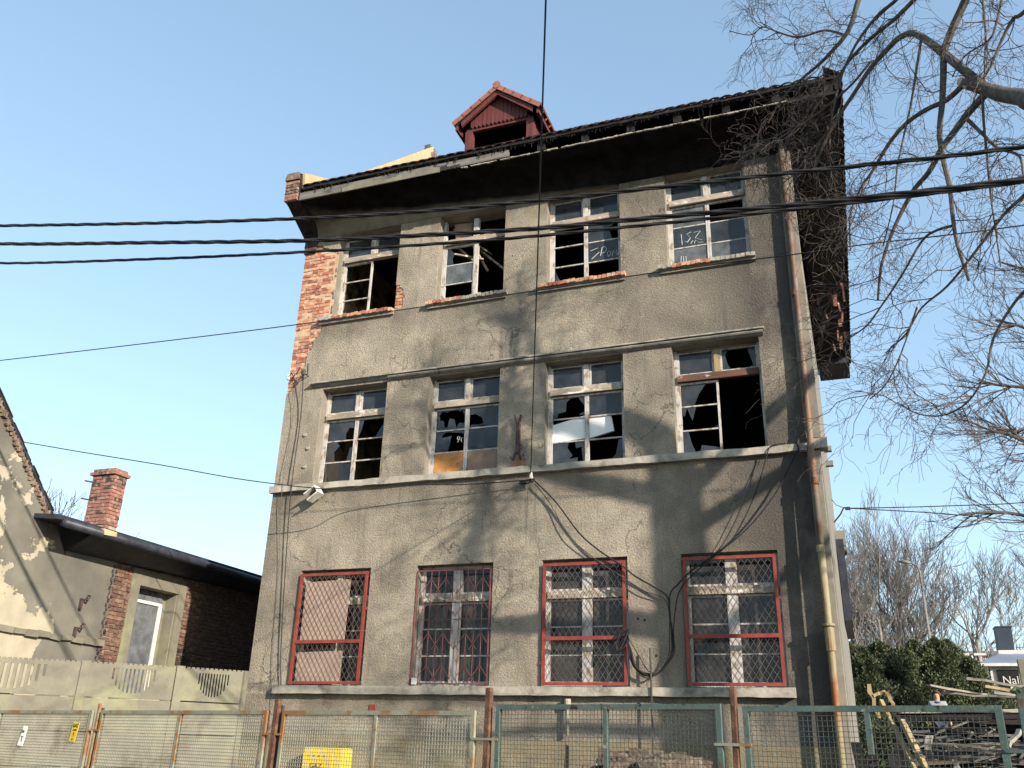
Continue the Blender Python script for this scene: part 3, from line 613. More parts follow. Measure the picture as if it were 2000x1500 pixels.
WM4=window('M',3,(1,[[(0,0),(.25,0),(.15,.3),(.1,.7),(.2,1),(0,1)],[(.25,0),(.7,0),(.9,.1),(.85,.5),(.75,1),(1,1),(1,0),(.6,0),(.5,.08)]]),
    ([[(0,0),(.35,0),(.5,.5),(.75,1),(0,1)]],[[(0,.75),(.06,.6),(.14,.98),(.28,.4),(.4,.98),(0,1)],[(.85,0),(1,0),(1,.15)]],[[(0,0),(.35,0),(.22,.5),(.15,1),(0,1)],[(.35,0),(1,0),(1,.22),(.5,.38),(.45,.1)]]),'gone',trans='wood_red')
WB=[window('B',c,(1,1),(1,1,1),(1,1,1),trans='wood_raw',grimy='glassb') for c in range(4)]
for c in (1,2,3):
    x0,x1=WX[c];xm=(x0+x1)/2; z0,z1=WZ['B']; MB().box(xm-.08,xm+.08,FY-.03,FY+.005,z0+.05,z1-.06,.003).build('cover_strip','wood',WB[c])
# things behind and in the glass
MB().prism([(-4.47,FY+.045,6.53),(-3.84,FY+.045,6.57),(-3.84,FY+.045,6.99),(-4.47,FY+.045,6.85)],(0,.05,0)).build('white_panel','whitebox',WM3)
MB().prism([(-3.8,FY+.045,6.56),(-3.36,FY+.045,6.66),(-3.42,FY+.045,7.0),(-3.8,FY+.045,6.93)],(0,.05,0)).build('white_panel','whitebox',WM3)
MB().prism([(-4.46,FY+.06,6.12),(-4.28,FY+.06,6.2),(-4.2,FY+.06,6.33),(-4.3,FY+.06,6.55),(-4.46,FY+.06,6.58)],(0,.01,0)).build('paper_scrap','curtain',WM3)
cu=MB()
for i in range(24): cu.box(-2.2+i*.026,-2.2+(i+1)*.026,.3+.02*math.sin(i*1.3),.31+.02*math.sin(i*1.3),9.85,10.3)
cu.build('curtain','curtain',WT4)
def scribble(win,x,z,s,strokes):
    for st in strokes: MB().tube([(x+a*s,FY+.0225,z+b*s) for a,b in st],.0055,4).build('scribble','chalk',win)
scribble(WT3,-3.72,9.95,.42,[[(-.05,.62),(.3,.72)],[(.0,.2),(.35,.5)],[(.4,.3),(.48,.7),(.6,.75),(.68,.6),(.6,.45),(.45,.42)],[(.75,.2),(.7,.4),(.8,.48),(.88,.38),(.8,.22),(.74,.24)],[(.92,.18),(.98,.45),(1.05,.3),(1.12,.48),(1.15,.2)],[(1.2,.2),(1.22,.6),(1.35,.65),(1.42,.25)]])
scribble(WT4,-2.1,9.95,.4,[[(.1,.75),(.12,.2)],[(.55,.8),(.35,.72),(.5,.5),(.35,.3),(.25,.35)],[(.65,.75),(.95,.78),(.7,.45),(1.0,.3)],[(.5,.2),(.6,.35),(.65,.18),(.72,.35),(.85,.2),(1.05,.18)],[(.05,-.35),(.02,-.7)],[(.15,-.4),(.14,-.75)],[(.25,-.4),(.26,-.75)]])
scribble(WM2,-6.25,6.68,.2,[[(.1,.1),(.3,.6),(.1,.7),(.05,.4),(.4,.3)],[(.5,.1),(.45,.5),(.6,.5)]])
# fallen laths in the second top window
for a,b,wd,mt in (((-6.62,.35,11.3),(-5.6,.6,10.35),.07,'wood_raw'),((-6.65,.3,11.0),(-6.1,.5,10.45),.1,'yellowwood'),((-6.5,.5,11.25),(-5.75,.3,10.55),.05,'greyplank'),((-6.2,.3,10.9),(-5.9,.5,10.3),.06,'wood_raw'),((-6.6,.32,10.72),(-5.95,.36,10.5),.05,'wood_raw')):
    MB().bar(a,b,wd,.03).build('fallen_lath',mt,WT2)
MB().box(-6.55,-6.2,.3,.32,11.0,11.35,.03).build('hanging_ceiling_scrap','osb2',WT2)
# boards behind the first ground-floor grille
b1=MB().prism([(-8.93,.04,3.22),(-8.06,.04,3.23),(-8.04,.04,4.3),(-8.93,.04,4.27)],(0,.015,0)).build('boarding','ply',WB[0])
MB().prism([(-8.95,.045,2.57),(-8.08,.045,2.57),(-8.07,.045,3.1),(-8.95,.045,3.08)],(0,.015,0)).build('boarding','ply',WB[0])

# ------------------------------------------------------------------ window grilles
def clipseg(x0,z0,x1,z1,a,b,c,d):
    t0,t1=0,1; dx,dz=x1-x0,z1-z0
    for p,q in ((-dx,x0-a),(dx,b-x0),(-dz,z0-c),(dz,d-z0)):
        if abs(p)<1e-9:
            if q<0: return None
            continue
        r=q/p
        if p<0: t0=max(t0,r)
        else: t1=min(t1,r)
    return None if t0>=t1 else (x0+dx*t0,z0+dz*t0,x0+dx*t1,z0+dz*t1)
def mesh_grille(c,y=-.03):
    x0,x1=WX[c]; z0,z1=WZ['B']; x0+=.03;x1-=.03;z0+=.012;z1-=.07; f=.045
    q=MB(); q.box(x0,x0+f,y-.02,y+.02,z0,z1);q.box(x1-f,x1,y-.02,y+.02,z0,z1);q.box(x0+f,x1-f,y-.019,y+.019,z0,z0+f);q.box(x0+f,x1-f,y-.019,y+.019,z1-f,z1)
    zb=z0+.66; q.box(x0+f,x1-f,y-.024,y+.012,zb,zb+.055); q.box(x0-.03,x0,y-.01,y+.015,z0+.3,z0+.34);q.box(x1,x1+.03,y-.01,y+.015,z0+1.2,z0+1.24)
    Gq=q.build('window_grille','redpaint',B)
    e=MB(); dw,dh=.096,.15; k=-40
    for k in range(-40,60):
        for sgn in (1,-1):
            xs_=x0+k*dw; L=3.0; sg=clipseg(xs_,z0,xs_+sgn*L*dw/dh,z0+L,x0+f/2,x1-f/2,z0+.02,z1-.02)
            if sg: 
                yy=y+.003*sgn
                e.bar((sg[0],yy,sg[1]),(sg[2],yy,sg[3]),.0048,.005,(0,1,0))
    e.build('expanded_metal_mesh','meshsteel',Gq,'stuff')
for c in (0,2,3): mesh_grille(c)
def bar_grille(c,y=.0):
    x0,x1=WX[c]; z0,z1=WZ['B']; x0+=.025;x1-=.04;z0+=.03;z1-=.1
    q=MB()
    for zz in (z0,z1): q.bar((x0,y,zz),(x1,y,zz),.02,.02)
    for zz in (z0,z0+1.0): q.bar((x0,y+.02,zz),(x1,y+.02,zz),.012,.012)
    for xx in (x0,x1): q.bar((xx,y,z0),(xx,y,z1),.02,.02)
    Gq=q.build('window_grille','redbar',B,label='grille of thin dull red bars with crossed diagonals')
    nbar=10
    for i in range(1,nbar): MB().tube([(x0+(x1-x0)*i/nbar,y,z0),(x0+(x1-x0)*i/nbar,y,z1)],.0065,6).build('bar','redbar',Gq)
    st=(x1-x0)/nbar
    for zz in (z0+.22,z0+.72,z0+1.25,z0+1.6):
        for i in (0,2,5,7,):
            a=x0+st*(i+.5); d=MB(); d.bar((a,y-.008,zz-.2),(a+st*1.5,y-.008,zz+.06),.009,.009); d.bar((a+st*1.5,y-.008,zz+.06),(a+st*3,y-.008,zz-.2) if i<7 else (a+st*2.4,y-.008,zz-.1),.009,.009); d.build('diagonal_bar','redbar',Gq)
bar_grille(1)
MB().box(-6.7,-6.62,-.05,.03,2.56,2.66,.004).build('lock_box','white',B)
# small bits fixed to the masonry
MB().box(-7.43,-7.33,-.02,.0,2.08,2.25,.006).build('painted_patch','redpaint',B)
vp=MB().tube([(-4.06,-.09,1.85),(-4.06,-.09,2.2),(-4.06,-.09,2.34)],.028,10).build('vent_pipe','stone',B,smooth=True)
MB().tube([(-4.06,-.09,2.25),(-4.06,-.09,2.36)],.05,10).build('pipe_cap','stone',vp)
MB().tube([(-2.78,-.14,1.1),(-2.78,-.14,3.08)],.014,8).build('ground_rod','dark',B)
for (x,z_) in ((-9.3,7.05),(-9.2,6.78),(-9.23,6.42)): MB().tube([(x,-.03,z_),(x,.0,z_)],.035,8).build('plaster_plug','stone',B)
for (x,z_) in ((-2.98,3.52),(-2.88,3.5),(-2.72,2.98),(-.45,9.2),(-.5,8.05),(-3.6,4.6),(-5.2,10.1),(-5.12,10.15),(-5.2,10.25),(-5.1,10.0)): MB().tube([(x,-.006,z_),(x,.0,z_)],.018 if z_<4 else .009,8).build('wall_hole','black',B)

# ------------------------------------------------------------------ dormer
D0=-.3; DXL,DXM,DXR,DZ,DZA=-6.42,-5.53,-4.63,13.38,14.1
dm=MB()     # gable boards
gx0,gx1=DXL+.16,DXR-.16
for i in range(14):
    a=gx0+.12+(gx1-gx0-.24)*i/14; b=gx0+.12+(gx1-gx0-.24)*(i+1)/14-.008; mx=(a+b)/2
    h=DZA-.1-abs(mx-DXM)*(DZA-DZ)/(DXM-DXL)
    zb=13.33
    dm.prism([(a,D0+.14,zb+.02),(mx,D0+.14,zb-.03),(b,D0+.14,zb+.02),(b,D0+.14,h),(a,D0+.14,h)],(0,.02,0))
DM=dm.build('dormer','redwood',B)
MB().prism([(gx0+.05,D0+.17,13.3),(gx1-.05,D0+.17,13.3),(DXM,D0+.17,DZA-.12)],(0,.04,0)).build('gable_backing','redwood',DM)
MB().box(gx0+.02,gx1-.02,D0+.17,D0+.25,13.25,13.31).build('dormer_lintel','redwood',DM)
for xx in (gx0,gx1-.15): MB().box(xx,xx+.15,D0+.16,D0+.3,12.4,13.26,.003).build('dormer_post','redwood',DM)
for i in range(4): MB().box(gx1-.16+.02,gx1-.01+.0,D0+.31+i*.16,D0+.46+i*.16,12.5,13.3).build('cheek_board','redwood',DM)
for i in range(4): MB().box(gx0+.01,gx0+.06,D0+.31+i*.16,D0+.46+i*.16,12.5,13.3).build('cheek_board','redwood',DM)
MB().box(gx0+.2,gx1-.2,D0+.9,D0+.95,12.5,13.3).build('dormer_inner_wall','soot_int',DM)
sl_=(DZA-DZ)/(DXM-DXL)
for sg in (-1,1):
    e=DXL if sg<0 else DXR
    # roof deck and verge rafters
    MB().prism([(DXM,D0,DZA-.03),(e,D0,DZ-.03),(e,D0,DZ-.07),(DXM,D0,DZA-.07)],(0,1.6,0)).build('dormer_roof_deck','char',DM)
    MB().prism([(DXM,D0+.0,DZA-.075),(e-sg*.12,D0,DZ+.02),(e-sg*.14,D0,DZ-.09),(DXM,D0,DZA-.19)],(0,.05,0)).build('verge_rafter','redwood',DM)
    MB().box(min(e,e-sg*.05),max(e,e-sg*.05),D0+.01,D0+1.5,DZ-.15,DZ-.04).build('dormer_eaves_board','redwood',DM)
    tmr=bpy.data.meshes.new('t')
    # verge tiles stepping up the slope
    tl=MB().box(0,.27,0,.22,0,.03); tl.box(0,.27,-.015,.0,-.07,.03)
    mt_=bpy.data.meshes.new('roof_tile'); mt_.from_pydata(tl.v,[],tl.f); mt_.materials.append(M['tile'])
    ang=math.atan(sl_)
    n_=5; LL=math.hypot(DXM-DXL,DZA-DZ)/n_
    for r_ in range(7):
        for k in range(n_):
            t_=(k*LL)/math.hypot(DXM-DXL,DZA-DZ)
            x=(e+sg*.05)+(DXM-(e+sg*.05))*t_; z_=DZ-.03+(DZA-DZ)*t_+.035
            o=inst(mt_,'roof_tile',DM,(x,D0-.03+r_*.225,z_),rot=(0,(-ang+.06) if sg<0 else (ang-.06),0))
            if sg>0: o.scale=(-1,1,1)
for r_ in range(4):
    MB().tube([(DXM,D0-.06+r_*.38,DZA+.01),(DXM,D0+.33+r_*.38,DZA+.03)],[.085,.1],10).build('ridge_tile','tile',DM,smooth=False)
MB().prism([(gx0+.15,D0+.36,12.5),(gx0+.17,D0+.36,12.95),(gx0+.26,D0+.36,12.8),(gx0+.33,D0+.36,12.5)],(0,.02,0)).build('green_cloth','teal',DM)

# ================================================================== things fixed to the house
fl=thing('floodlight','rusty white floodlight hanging askew under the left end of the sill band','floodlight',(-8.83,-.12,5.82))
q=MB(); 
ang=R(35)
def rp(x,z_): return (-8.83+x*math.cos(ang)-z_*math.sin(ang),5.82+x*math.sin(ang)+z_*math.cos(ang))
def rbox(mb,x0,x1,y0,y1,z0,z1):
    mb.prism([(rp(a,b)[0],y0,rp(a,b)[1]) for a,b in ((x0,z0),(x1,z0),(x1,z1),(x0,z1))],(0,y1-y0,0))
rbox(q,-.14,.1,-.3,-.1,-.08,-.06);rbox(q,-.14,.1,-.3,-.1,.06,.08);rbox(q,.1,.12,-.3,-.1,-.08,.08);rbox(q,-.14,.1,-.12,-.1,-.06,.06); q.build('housing','white',fl)
q=MB(); rbox(q,-.1,.09,-.2,-.19,-.05,.05); q.build('reflector','rust',fl)
MB().bar((-8.83,-.1,5.84),(-8.78,.0,5.9),.03,.01).build('bracket','dark',fl)
# wall insulators, top left
ins_=thing('insulator_bracket','rusty pair of cable insulators with looping leads at the foot of the bare brick strip','insulator',(-9.6,0,8.2))
for (x,z_) in ((-9.74,8.22),(-9.4,8.28)):
    MB().tube([(x,0,z_),(x,-.14,z_),(x,-.17,z_+.03)],.012,6).build('hook','iron',ins_)
    MB().tube([(x,-.17,z_-.05),(x,-.17,z_-.02),(x,-.17,z_),(x,-.17,z_+.03),(x,-.17,z_+.07)],[.02,.038,.025,.038,.02],10).build('insulator','white' if x<-9.6 else 'dark',ins_,smooth=True)
MB().tube([(-9.74,-.19,8.2),(-9.66,-.2,8.3),(-9.56,-.2,8.12),(-9.46,-.2,8.14),(-9.4,-.18,8.25)],.009,6).build('lead','cable',ins_)
MB().bar((-9.62,-.1,8.3),(-9.55,-.1,8.45),.03,.012).build('strap','iron',ins_)
MB().bar((-9.36,-.1,8.28),(-9.38,-.1,8.5),.03,.012).build('strap','iron',ins_)
def single(name,mb,mat,label,cat,group=None,**k): return tag(mb.build(name,mat,None,**k),label,cat,group)
def cat_curve(a,b,sag,n=24):
    a=Vector(a);b=Vector(b); return [a.lerp(b,i/n)-Vector((0,0,sag*4*(i/n)*(1-i/n))) for i in range(n+1)]
def poly(pts,sub=4):
    pts=[Vector(p) for p in pts]; out=[]
    for i in range(len(pts)-1):
        p0=pts[max(i-1,0)];p1=pts[i];p2=pts[i+1];p3=pts[min(i+2,len(pts)-1)]
        for k in range(sub):
            t=k/sub; out.append(.5*((2*p1)+(p2-p0)*t+(2*p0-5*p1+4*p2-p3)*t*t+(3*p1-p0-3*p2+p3)*t*t*t))
    out.append(pts[-1]); return out
single('wall_cable_and_shadow',MB().tube(poly([(-9.4,-.17,8.2),(-9.42,-.06,7.4),(-9.4,-.1,6.0),(-9.33,-.07,4.5),(-9.22,-.05,3.0),(-9.1,-.05,2.2),(-9.05,-.05,.5)]),.009,6),'cable','black cable running down the facade from the right insulator at the left corner','cable')
single('wall_cable_and_shadow',MB().tube(poly([(-9.56,-.17,8.13),(-9.62,-.03,7.3),(-9.6,-.1,6.0),(-9.5,-.03,4.5),(-9.4,-.03,3.0),(-9.3,-.03,2.1),(-9.3,-.03,.5)]),.0045,6),'dark','thin dark tube nearest the left corner, standing in for the shadow of the black cable','cable')  # shadow of the black cable, modelled as a thin dark tube
# iron wall anchor
an=MB(); an.box(-5.02,-4.95,-.07,-.01,6.3,6.86,.012)
for s_ in (-1,1):
    an.bar((-4.985+s_*.02,-.05,6.84),(-4.985+s_*.06,-.06,6.99),.03,.03); an.bar((-4.985+s_*.02,-.05,6.34),(-4.985+s_*.075,-.06,6.18),.03,.03)
an.tube([(-4.95,-.05,6.42),(-4.9,-.06,6.45),(-4.88,-.06,6.4),(-4.92,-.06,6.37)],.008,5); an.tube([(-5.06,-.05,6.2),(-5.1,-.06,6.22),(-5.09,-.06,6.26)],.008,5)
single('wall_anchor',an,'iron','corroded forked iron anchor bar between the second and third middle windows','wall anchor')
ai=thing('wire_anchor','small porcelain insulator and knotted wires on the wall just under the sill band','insulator',(-4.7,0,5.8))
MB().tube([(-4.7,0,5.86),(-4.7,-.12,5.86)],.012,6).build('hook','iron',ai)
MB().tube([(-4.7,-.12,5.8),(-4.7,-.12,5.83),(-4.7,-.12,5.87),(-4.7,-.12,5.92)],[.02,.04,.028,.02],10).build('insulator','white',ai,smooth=True)
kn=MB()
for i in range(7):
    a=rnd.uniform(0,6); kn.tube([(-4.78+.1*math.cos(a+t*.9)+.02*i-.05,-.08-.01*i,5.77+.035*math.sin(a+t)) for t in range(7)],.006,5)
kn.build('knotted_wire','cable',ai)
# overhead thin wires
single('overhead_wire',MB().tube([Vector((-4.7,-.14,5.9)).lerp(Vector((.52,-14.8,7.03)),i/16)-Vector((0,0,.16*4*(i/16)*(1-i/16)*.3)) for i in range(17)],.0075,6),'cable','thin black wire leading steeply overhead from the porcelain insulator under the sill band','wire')
def wire_on(pts,r,name,label,group=None): return single(name,MB().tube(poly(pts,6),r,6),'cable',label,'wire' if r<.02 else 'cable',group)
wire_on([(-16,-3,8.0),(-13.968,-3.0,7.918),(-10.58,-3.0,7.809),(-7.649,-3.0,7.732),(-5.677,-3.0,7.715),(-4.037,-3.0,7.70),(-1.883,-3.0,7.70),(-.088,-3.0,7.66),(.778,-3,7.65),(2.48,-3,7.59),(6,-3,7.6)],.0085,'overhead_wire','single thin wire stretched right across in front of the top-floor sills')
wire_on([(-18,-1.9,7.5),(-15.375,-1.5,7.051),(-13.301,-1.4,6.62),(-11.421,-1.3,6.24),(-9.705,-1.0,5.91),(-8.036,-.7,5.70),(-7.5,-.45,5.82),(-5.94,-.2,5.78),(-4.73,-.13,5.79)],.009,'overhead_wire','thin sagging wire from the left edge to the insulator under the sill band')
def bundle(name,pts,r,label,tw=6.,strands=3):
    P=poly(pts,14); L=0; D=[0]
    for a,b in zip(P,P[1:]): L+=(b-a).length; D.append(L)
    mb=MB()
    # resample for an even twist
    Q=[];step=.055; k=0; d=0
    while d<L:
        while D[k+1]<d: k+=1
        Q.append((P[k].lerp(P[k+1],(d-D[k])/(D[k+1]-D[k])),d)); d+=step
    for s_ in range(strands):
        mb.tube([p+Vector((0,math.cos(d*tw+s_*6.283/strands),math.sin(d*tw+s_*6.283/strands)))*r*.55 for p,d in Q],r*.62,5)
    return single(name,mb,'cable',label,'cable','twisted service cables across the facade',smooth=True)
bundle('twisted_cable',[(-12.5,-6,8.65),(-10.711,-6,8.318),(-7.883,-6,7.807),(-5.632,-6,7.431),(-4.156,-6,7.22),(-2.625,-6,7.06),(-1.298,-6,6.945),(-.107,-6,6.845),(.653,-6,6.775),(1.907,-6,6.68),(4.5,-6,6.6)],.021,'uppermost of the thick twisted cables crossing in front of the top floor')
bundle('twisted_cable',[(-12,-6.3,8.2),(-10.183,-6.3,7.75),(-7.502,-6.3,7.269),(-5.264,-6.3,6.88),(-3.659,-6.3,6.655),(-2.515,-6.3,6.51),(-1.26,-6.3,6.395),(-.102,-6.3,6.29),(.588,-6.3,6.235),(1.777,-6.3,6.161),(4.5,-6.3,6.08)],.023,'middle thick twisted cable crossing in front of the top floor')
bundle('twisted_cable',[(-12,-6.15,7.95),(-10.286,-6.15,7.551),(-7.602,-6.15,7.14),(-5.351,-6.15,6.835),(-3.729,-6.15,6.64),(-2.565,-6.15,6.52),(-1.289,-6.15,6.42),(-.107,-6.15,6.335),(.596,-6.15,6.29),(1.809,-6.15,6.23),(4.5,-6.15,6.15)],.017,'lowest and thinnest of the three twisted cables, meeting the middle one on the right')
g_='slack cables drooping on the ground-floor wall'
single('drooping_cable',MB().tube(poly([(-4.628,-.1,5.763),(-4.268,-.1,5.39),(-3.878,-.1,4.862),(-3.545,-.12,4.56),(-3.181,-.1,4.305),(-2.985,-.1,4.141),(-2.714,-.1,3.978),(-2.502,-.1,3.819),(-2.475,-.12,3.556),(-2.441,-.12,3.261),(-2.45,-.12,3.044),(-2.564,-.12,2.829),(-2.719,-.12,2.701),(-2.855,-.12,2.701),(-3.019,-.12,2.83),(-3.075,-.1,3.049),(-3.149,-.1,3.197)],4),.014,6),'cable','black cable looping from the insulator down into the U-shaped bight between the two right grilles','cable',g_)
single('drooping_cable',MB().tube(poly([(-4.641,-.08,5.731),(-4.368,-.06,5.364),(-4.061,-.08,4.839),(-3.64,-.06,4.451),(-3.155,-.08,4.115),(-2.842,-.08,3.911),(-2.52,-.08,3.751),(-2.5,-.08,3.2),(-2.53,-.08,2.95),(-2.68,-.08,2.74),(-2.83,-.08,2.76),(-2.95,-.08,2.95),(-3.1,-.08,3.2)],4),.008,6),'dark','thinner lower cable slanting from the insulator towards the third grille','cable',g_)
single('drooping_cable',MB().tube(poly([(-.45,-.1,6.07),(-.425,-.12,5.95),(-.55,-.12,5.741),(-.768,-.12,5.358),(-1.098,-.12,4.947),(-1.417,-.12,4.654),(-1.732,-.12,4.438),(-2.125,-.12,4.186),(-2.325,-.12,4.003),(-2.464,-.12,3.818),(-2.46,-.12,3.3),(-2.47,-.12,3.0),(-2.6,-.12,2.78),(-2.74,-.13,2.69)],4),.013,6),'cable','rightmost black cable drooping from the band beside the drainpipe','cable',g_)
single('drooping_cable',MB().tube(poly([(-.6,-.1,6.07),(-.825,-.12,6.033),(-.918,-.12,5.812),(-1.062,-.12,5.419),(-1.284,-.12,4.958),(-1.535,-.12,4.583),(-1.852,-.12,4.329),(-2.169,-.12,4.074),(-2.332,-.12,3.852),(-2.398,-.12,3.555),(-2.426,-.14,3.261),(-2.43,-.14,3.0),(-2.62,-.14,2.75)],4),.009,6),'cable','black cable falling from the band under the gutted middle window','cable',g_)
single('drooping_cable',MB().tube(poly([(-1.007,-.03,5.866),(-1.176,-.08,5.432),(-1.398,-.1,4.97),(-1.652,-.1,4.554),(-2.0,-.1,4.25)],4),.006,6),'dark','thinnest cable, to the left of the pair below the gutted window','cable',g_)
ct=MB()
for i in range(9):
    a=i*.7; ct.tube([(-3.2+.1*math.cos(a+t*.8),-.1-.02*math.sin(t),3.2+.16*math.sin(a*1.3+t*.9)) for t in range(8)],.009,5)
for k in range(4): ct.tube(poly([(-3.12,-.1,3.1),(-3.08+.02*k,-.1,2.9-.02*k),(-2.98+.02*k,-.11,2.76-.015*k),(-2.8,-.12,2.71-.01*k)],5),.013,5)
single('cable_tangle',ct,'cable','tangle of cut black cable ends hooked on the right side of the third grille','cable tangle')
# wires at the right rear
hb=thing('wire_bracket','bent iron bracket carrying two wires on the right side wall','bracket',(0,6,6.3))
MB().tube([(-.05,6,6.25),(.1,6,6.42),(.17,6,6.55),(.3,6,6.53)],.02,6).build('arm','iron',hb)
MB().box(.2,.3,5.97,6.03,6.5,6.56).build('clamp','dark',hb); MB().tube([(-.05,6,6.75),(.03,6,6.62),(.17,6,6.55)],.008,5).build('stay','iron',hb)
wire_on([(.28,6,6.535),(.7,6,6.514),(2.15,6,6.465),(4.07,6,6.467),(9,6,6.8)],.010,'overhead_wire','upper of the two wires running right from the side-wall bracket')
wire_on([(.28,6,6.53),(.7,6,6.482),(2.126,6,6.297),(3.977,6,5.98),(9,6,5.1)],.010,'overhead_wire','lower of the two wires running right from the side-wall bracket')
def text(body,size,mat,parent,loc,rot,name='lettering',ext=.002):
    cu=bpy.data.curves.new(name,'FONT'); cu.body=body; cu.size=size; cu.extrude=ext; cu.align_x='CENTER'; cu.align_y='CENTER'
    tmp=bpy.data.objects.new(name,cu); me=bpy.data.meshes.new_from_object(tmp); bpy.data.objects.remove(tmp)
    me.materials.clear(); me.materials.append(M[mat]); return inst(me,name,parent,loc,rot=rot)
gc=thing('gas_meter_cabinet','yellow gas meter cabinet on the wall behind the mesh fence','gas cabinet',(-8.0,-.1,.7))
cb=MB().box(-8.38,-7.68,-.32,0,.75,1.58).build('cabinet','yellow',gc,bevel=.012)
MB().box(-8.37,-7.84,-.345,-.325,.78,1.5).build('door','yellow',gc)
for i in range(4): MB().tube([(-8.27+i*.095,-.352,1.46),(-8.27+i*.095,-.346,1.46)],.012,8).build('vent_hole','black',gc)
text('GAZ',.11,'black',gc,(-8.12,-.349,1.31),(R(90),0,0))
MB().tube([(-7.66,-.2,1.2),(-7.63,-.2,1.2)],.03,8).build('lock','dark',gc)
MB().prism([(-8.62,-.005,.6),(-8.62,-.005,1.3),(-8.58,-.005,1.42),(-8.5,-.005,1.5),(-8.39,-.005,1.53),(-8.39,-.005,.6)],(0,-.03,0)).build('recess_shadow_plate','dark',gc)  # dark plate standing in for the shadow beside the cabinet

# ================================================================== house at the left
H=thing('left_house','low left-hand house with peeling plaster gable, brick patch and dark overhanging roof','house',(-16,0,0))
X0=-13.0
# gable part (proud), then the lower wing behind it
MB().prism([(X0,-9,-.3),(X0,-1.42,-.3),(X0,-1.5,4.6),(X0,-1.85,5.12),(X0,-2.72,6.0),(X0,-3.6,6.95),(X0,-6,9.4),(X0,-9,6.5)],(-7,0,0)).build('gable_wall','house',H)
MB().prism([(X0+.0,-1.42,-.3),(X0+.0,-.26,-.3),(X0,-.26,4.74),(X0,-1.5,4.7)],(-.4,0,0)).build('plastered_wall','house',H)
MB().prism([(X0-.03,-.26,-.3),(X0-.03,.43,-.3),(X0-.03,.43,5),(X0-.03,-.26,5)],(-.4,0,0)).build('wing_wall','mortar_l',H)
MB().prism([(X0-.03,1.56,-.3),(X0-.03,9,-.3),(X0-.03,9,5),(X0-.03,1.56,5)],(-.4,0,0)).build('wing_wall','mortar_l',H)
MB().prism([(X0-.03,.43,4.42),(X0-.03,1.56,4.42),(X0-.03,1.56,5),(X0-.03,.43,5)],(-.4,0,0)).build('window_head','mortar_l',H)
MB().box(X0-.43,X0-.03,.43,1.56,-.3,2.4).build('window_breast','mortar_l',H)
MB().box(X0-6.8,X0-.44,8.6,9,-.3,5).build('end_wall','plain',H)
MB().box(X0-5.3,X0-5.1,-1.4,8.59,2.11,5.0).build('back_wall','plain',H)
MB().box(X0-6.9,X0-.44,-1.4,8.59,-.2,2.1).build('floor_slab','soot_int',H)
# string course, broken
band_=MB()
for i in range(34):
    y=-8.5+i*.25
    if y<-.3: band_.box(X0,X0+.05+rnd.uniform(0,.03),y,y+.24,3.18+rnd.uniform(-.02,.02),3.28+rnd.uniform(-.02,.02),.012)
band_.build('string_course','concrete',H)
# render surround of window
q=MB(); q.box(X0-.03,X0+.012,.2,.43,2.3,4.72,.006); q.box(X0-.03,X0+.012,1.56,1.78,2.3,4.72,.006); q.box(X0-.03,X0+.012,.43,1.56,4.42,4.72,.006)
q.build('window_surround','concrete',H)
MB().box(X0-.3,X0-.035,.43,.436,2.4,4.42).build('window_reveal','concrete',H); MB().box(X0-.3,X0-.035,1.55,1.56,2.4,4.42).build('window_reveal','concrete',H)
wf=MB(); wf.box(X0-.28,X0-.22,.45,.53,2.42,4.2);wf.box(X0-.28,X0-.22,1.32,1.4,2.42,4.2);wf.box(X0-.28,X0-.22,.53,1.32,4.14,4.2);W_=wf.build('window','white',H); MB().box(X0-.3,X0-.29,1.4,1.55,2.42,4.42).build('side_panel','concrete',W_); MB().box(X0-.255,X0-.25,.44,1.4,4.205,4.42).build('top_pane','glass2',W_); MB().box(X0-.255,X0-.25,.53,1.32,2.42,4.14).build('pane','glass2',W_)
MB().box(X0-.2,X0-.1,.44,.5,2.42,4.1).build('open_sash','white',W_)
# bricks round the window
def bricks_x(mat,n0,y0,y1,z0,z1,test,xx=X0-.005,L_=.236,par=None,mx=400):
    A_=brick_meshes(L_,.066,.04,mat,4,.006); B_=brick_meshes(L_*.48,.066,.04,mat,4,.006); row=0; z=z0; cnt=0
    while z<z1 and cnt<mx:
        y=y0; k=row%2
        while y<y1:
            L=L_*.48 if k%2 else L_; k+=1
            if test(y+L/2,z): inst(rnd.choice(B_ if L<.2 else A_),'brick',par or H,(xx+rnd.uniform(-.008,.01),y+L/2,z),rot=(0,0,math.pi/2)); cnt+=1
            y+=L+.012
        z+=.079; row+=1
    return cnt
c1=bricks_x('brick_left',0,-.26,.2,2.7,4.8,lambda y,z:True)
c2=bricks_x('brick_left',0,.2,1.78,4.74,4.92,lambda y,z:True)
c3=bricks_x('brick_left',0,1.8,2.2,3.4,4.9,lambda y,z:True)
c4=bricks_x('brick_burnt_shaded',0,1.8,2.2,2.7,3.38,lambda y,z:True)  # lower courses near black: the tenement's cast shadow painted in
bb=MB(); z=2.7;row=0
while z<4.95:
    y=2.23+(.12 if row%2 else 0)
    while y<8: bb.box(X0-.03,X0+.005+rnd.uniform(-.006,.006),y,y+.235,z-.033,z+.033,.004); y+=.248
    z+=.079;row+=1
bb.build('shade_painted_bricks','brick_burnt_shaded',H,'stuff')  # wall in the tenement's shadow, its shade painted into the brick colour
c5=bricks_x('brick_burnt_shaded',0,-.36,-.27,2.9,4.7,lambda y,z:True,X0+.008,.1)
# wall hooks with brackets
for z_ in (3.95,3.45):
    q=MB(); q.box(X0,X0+.06,-.98,-.94,z_-.2,z_,.004); q.tube([(X0,-.92,z_-.02),(X0+.12,-.9,z_-.02),(X0+.14,-.88,z_+.05),(X0+.06,-.86,z_+.06)],.018,6); q.build('wall_hook','iron',H)
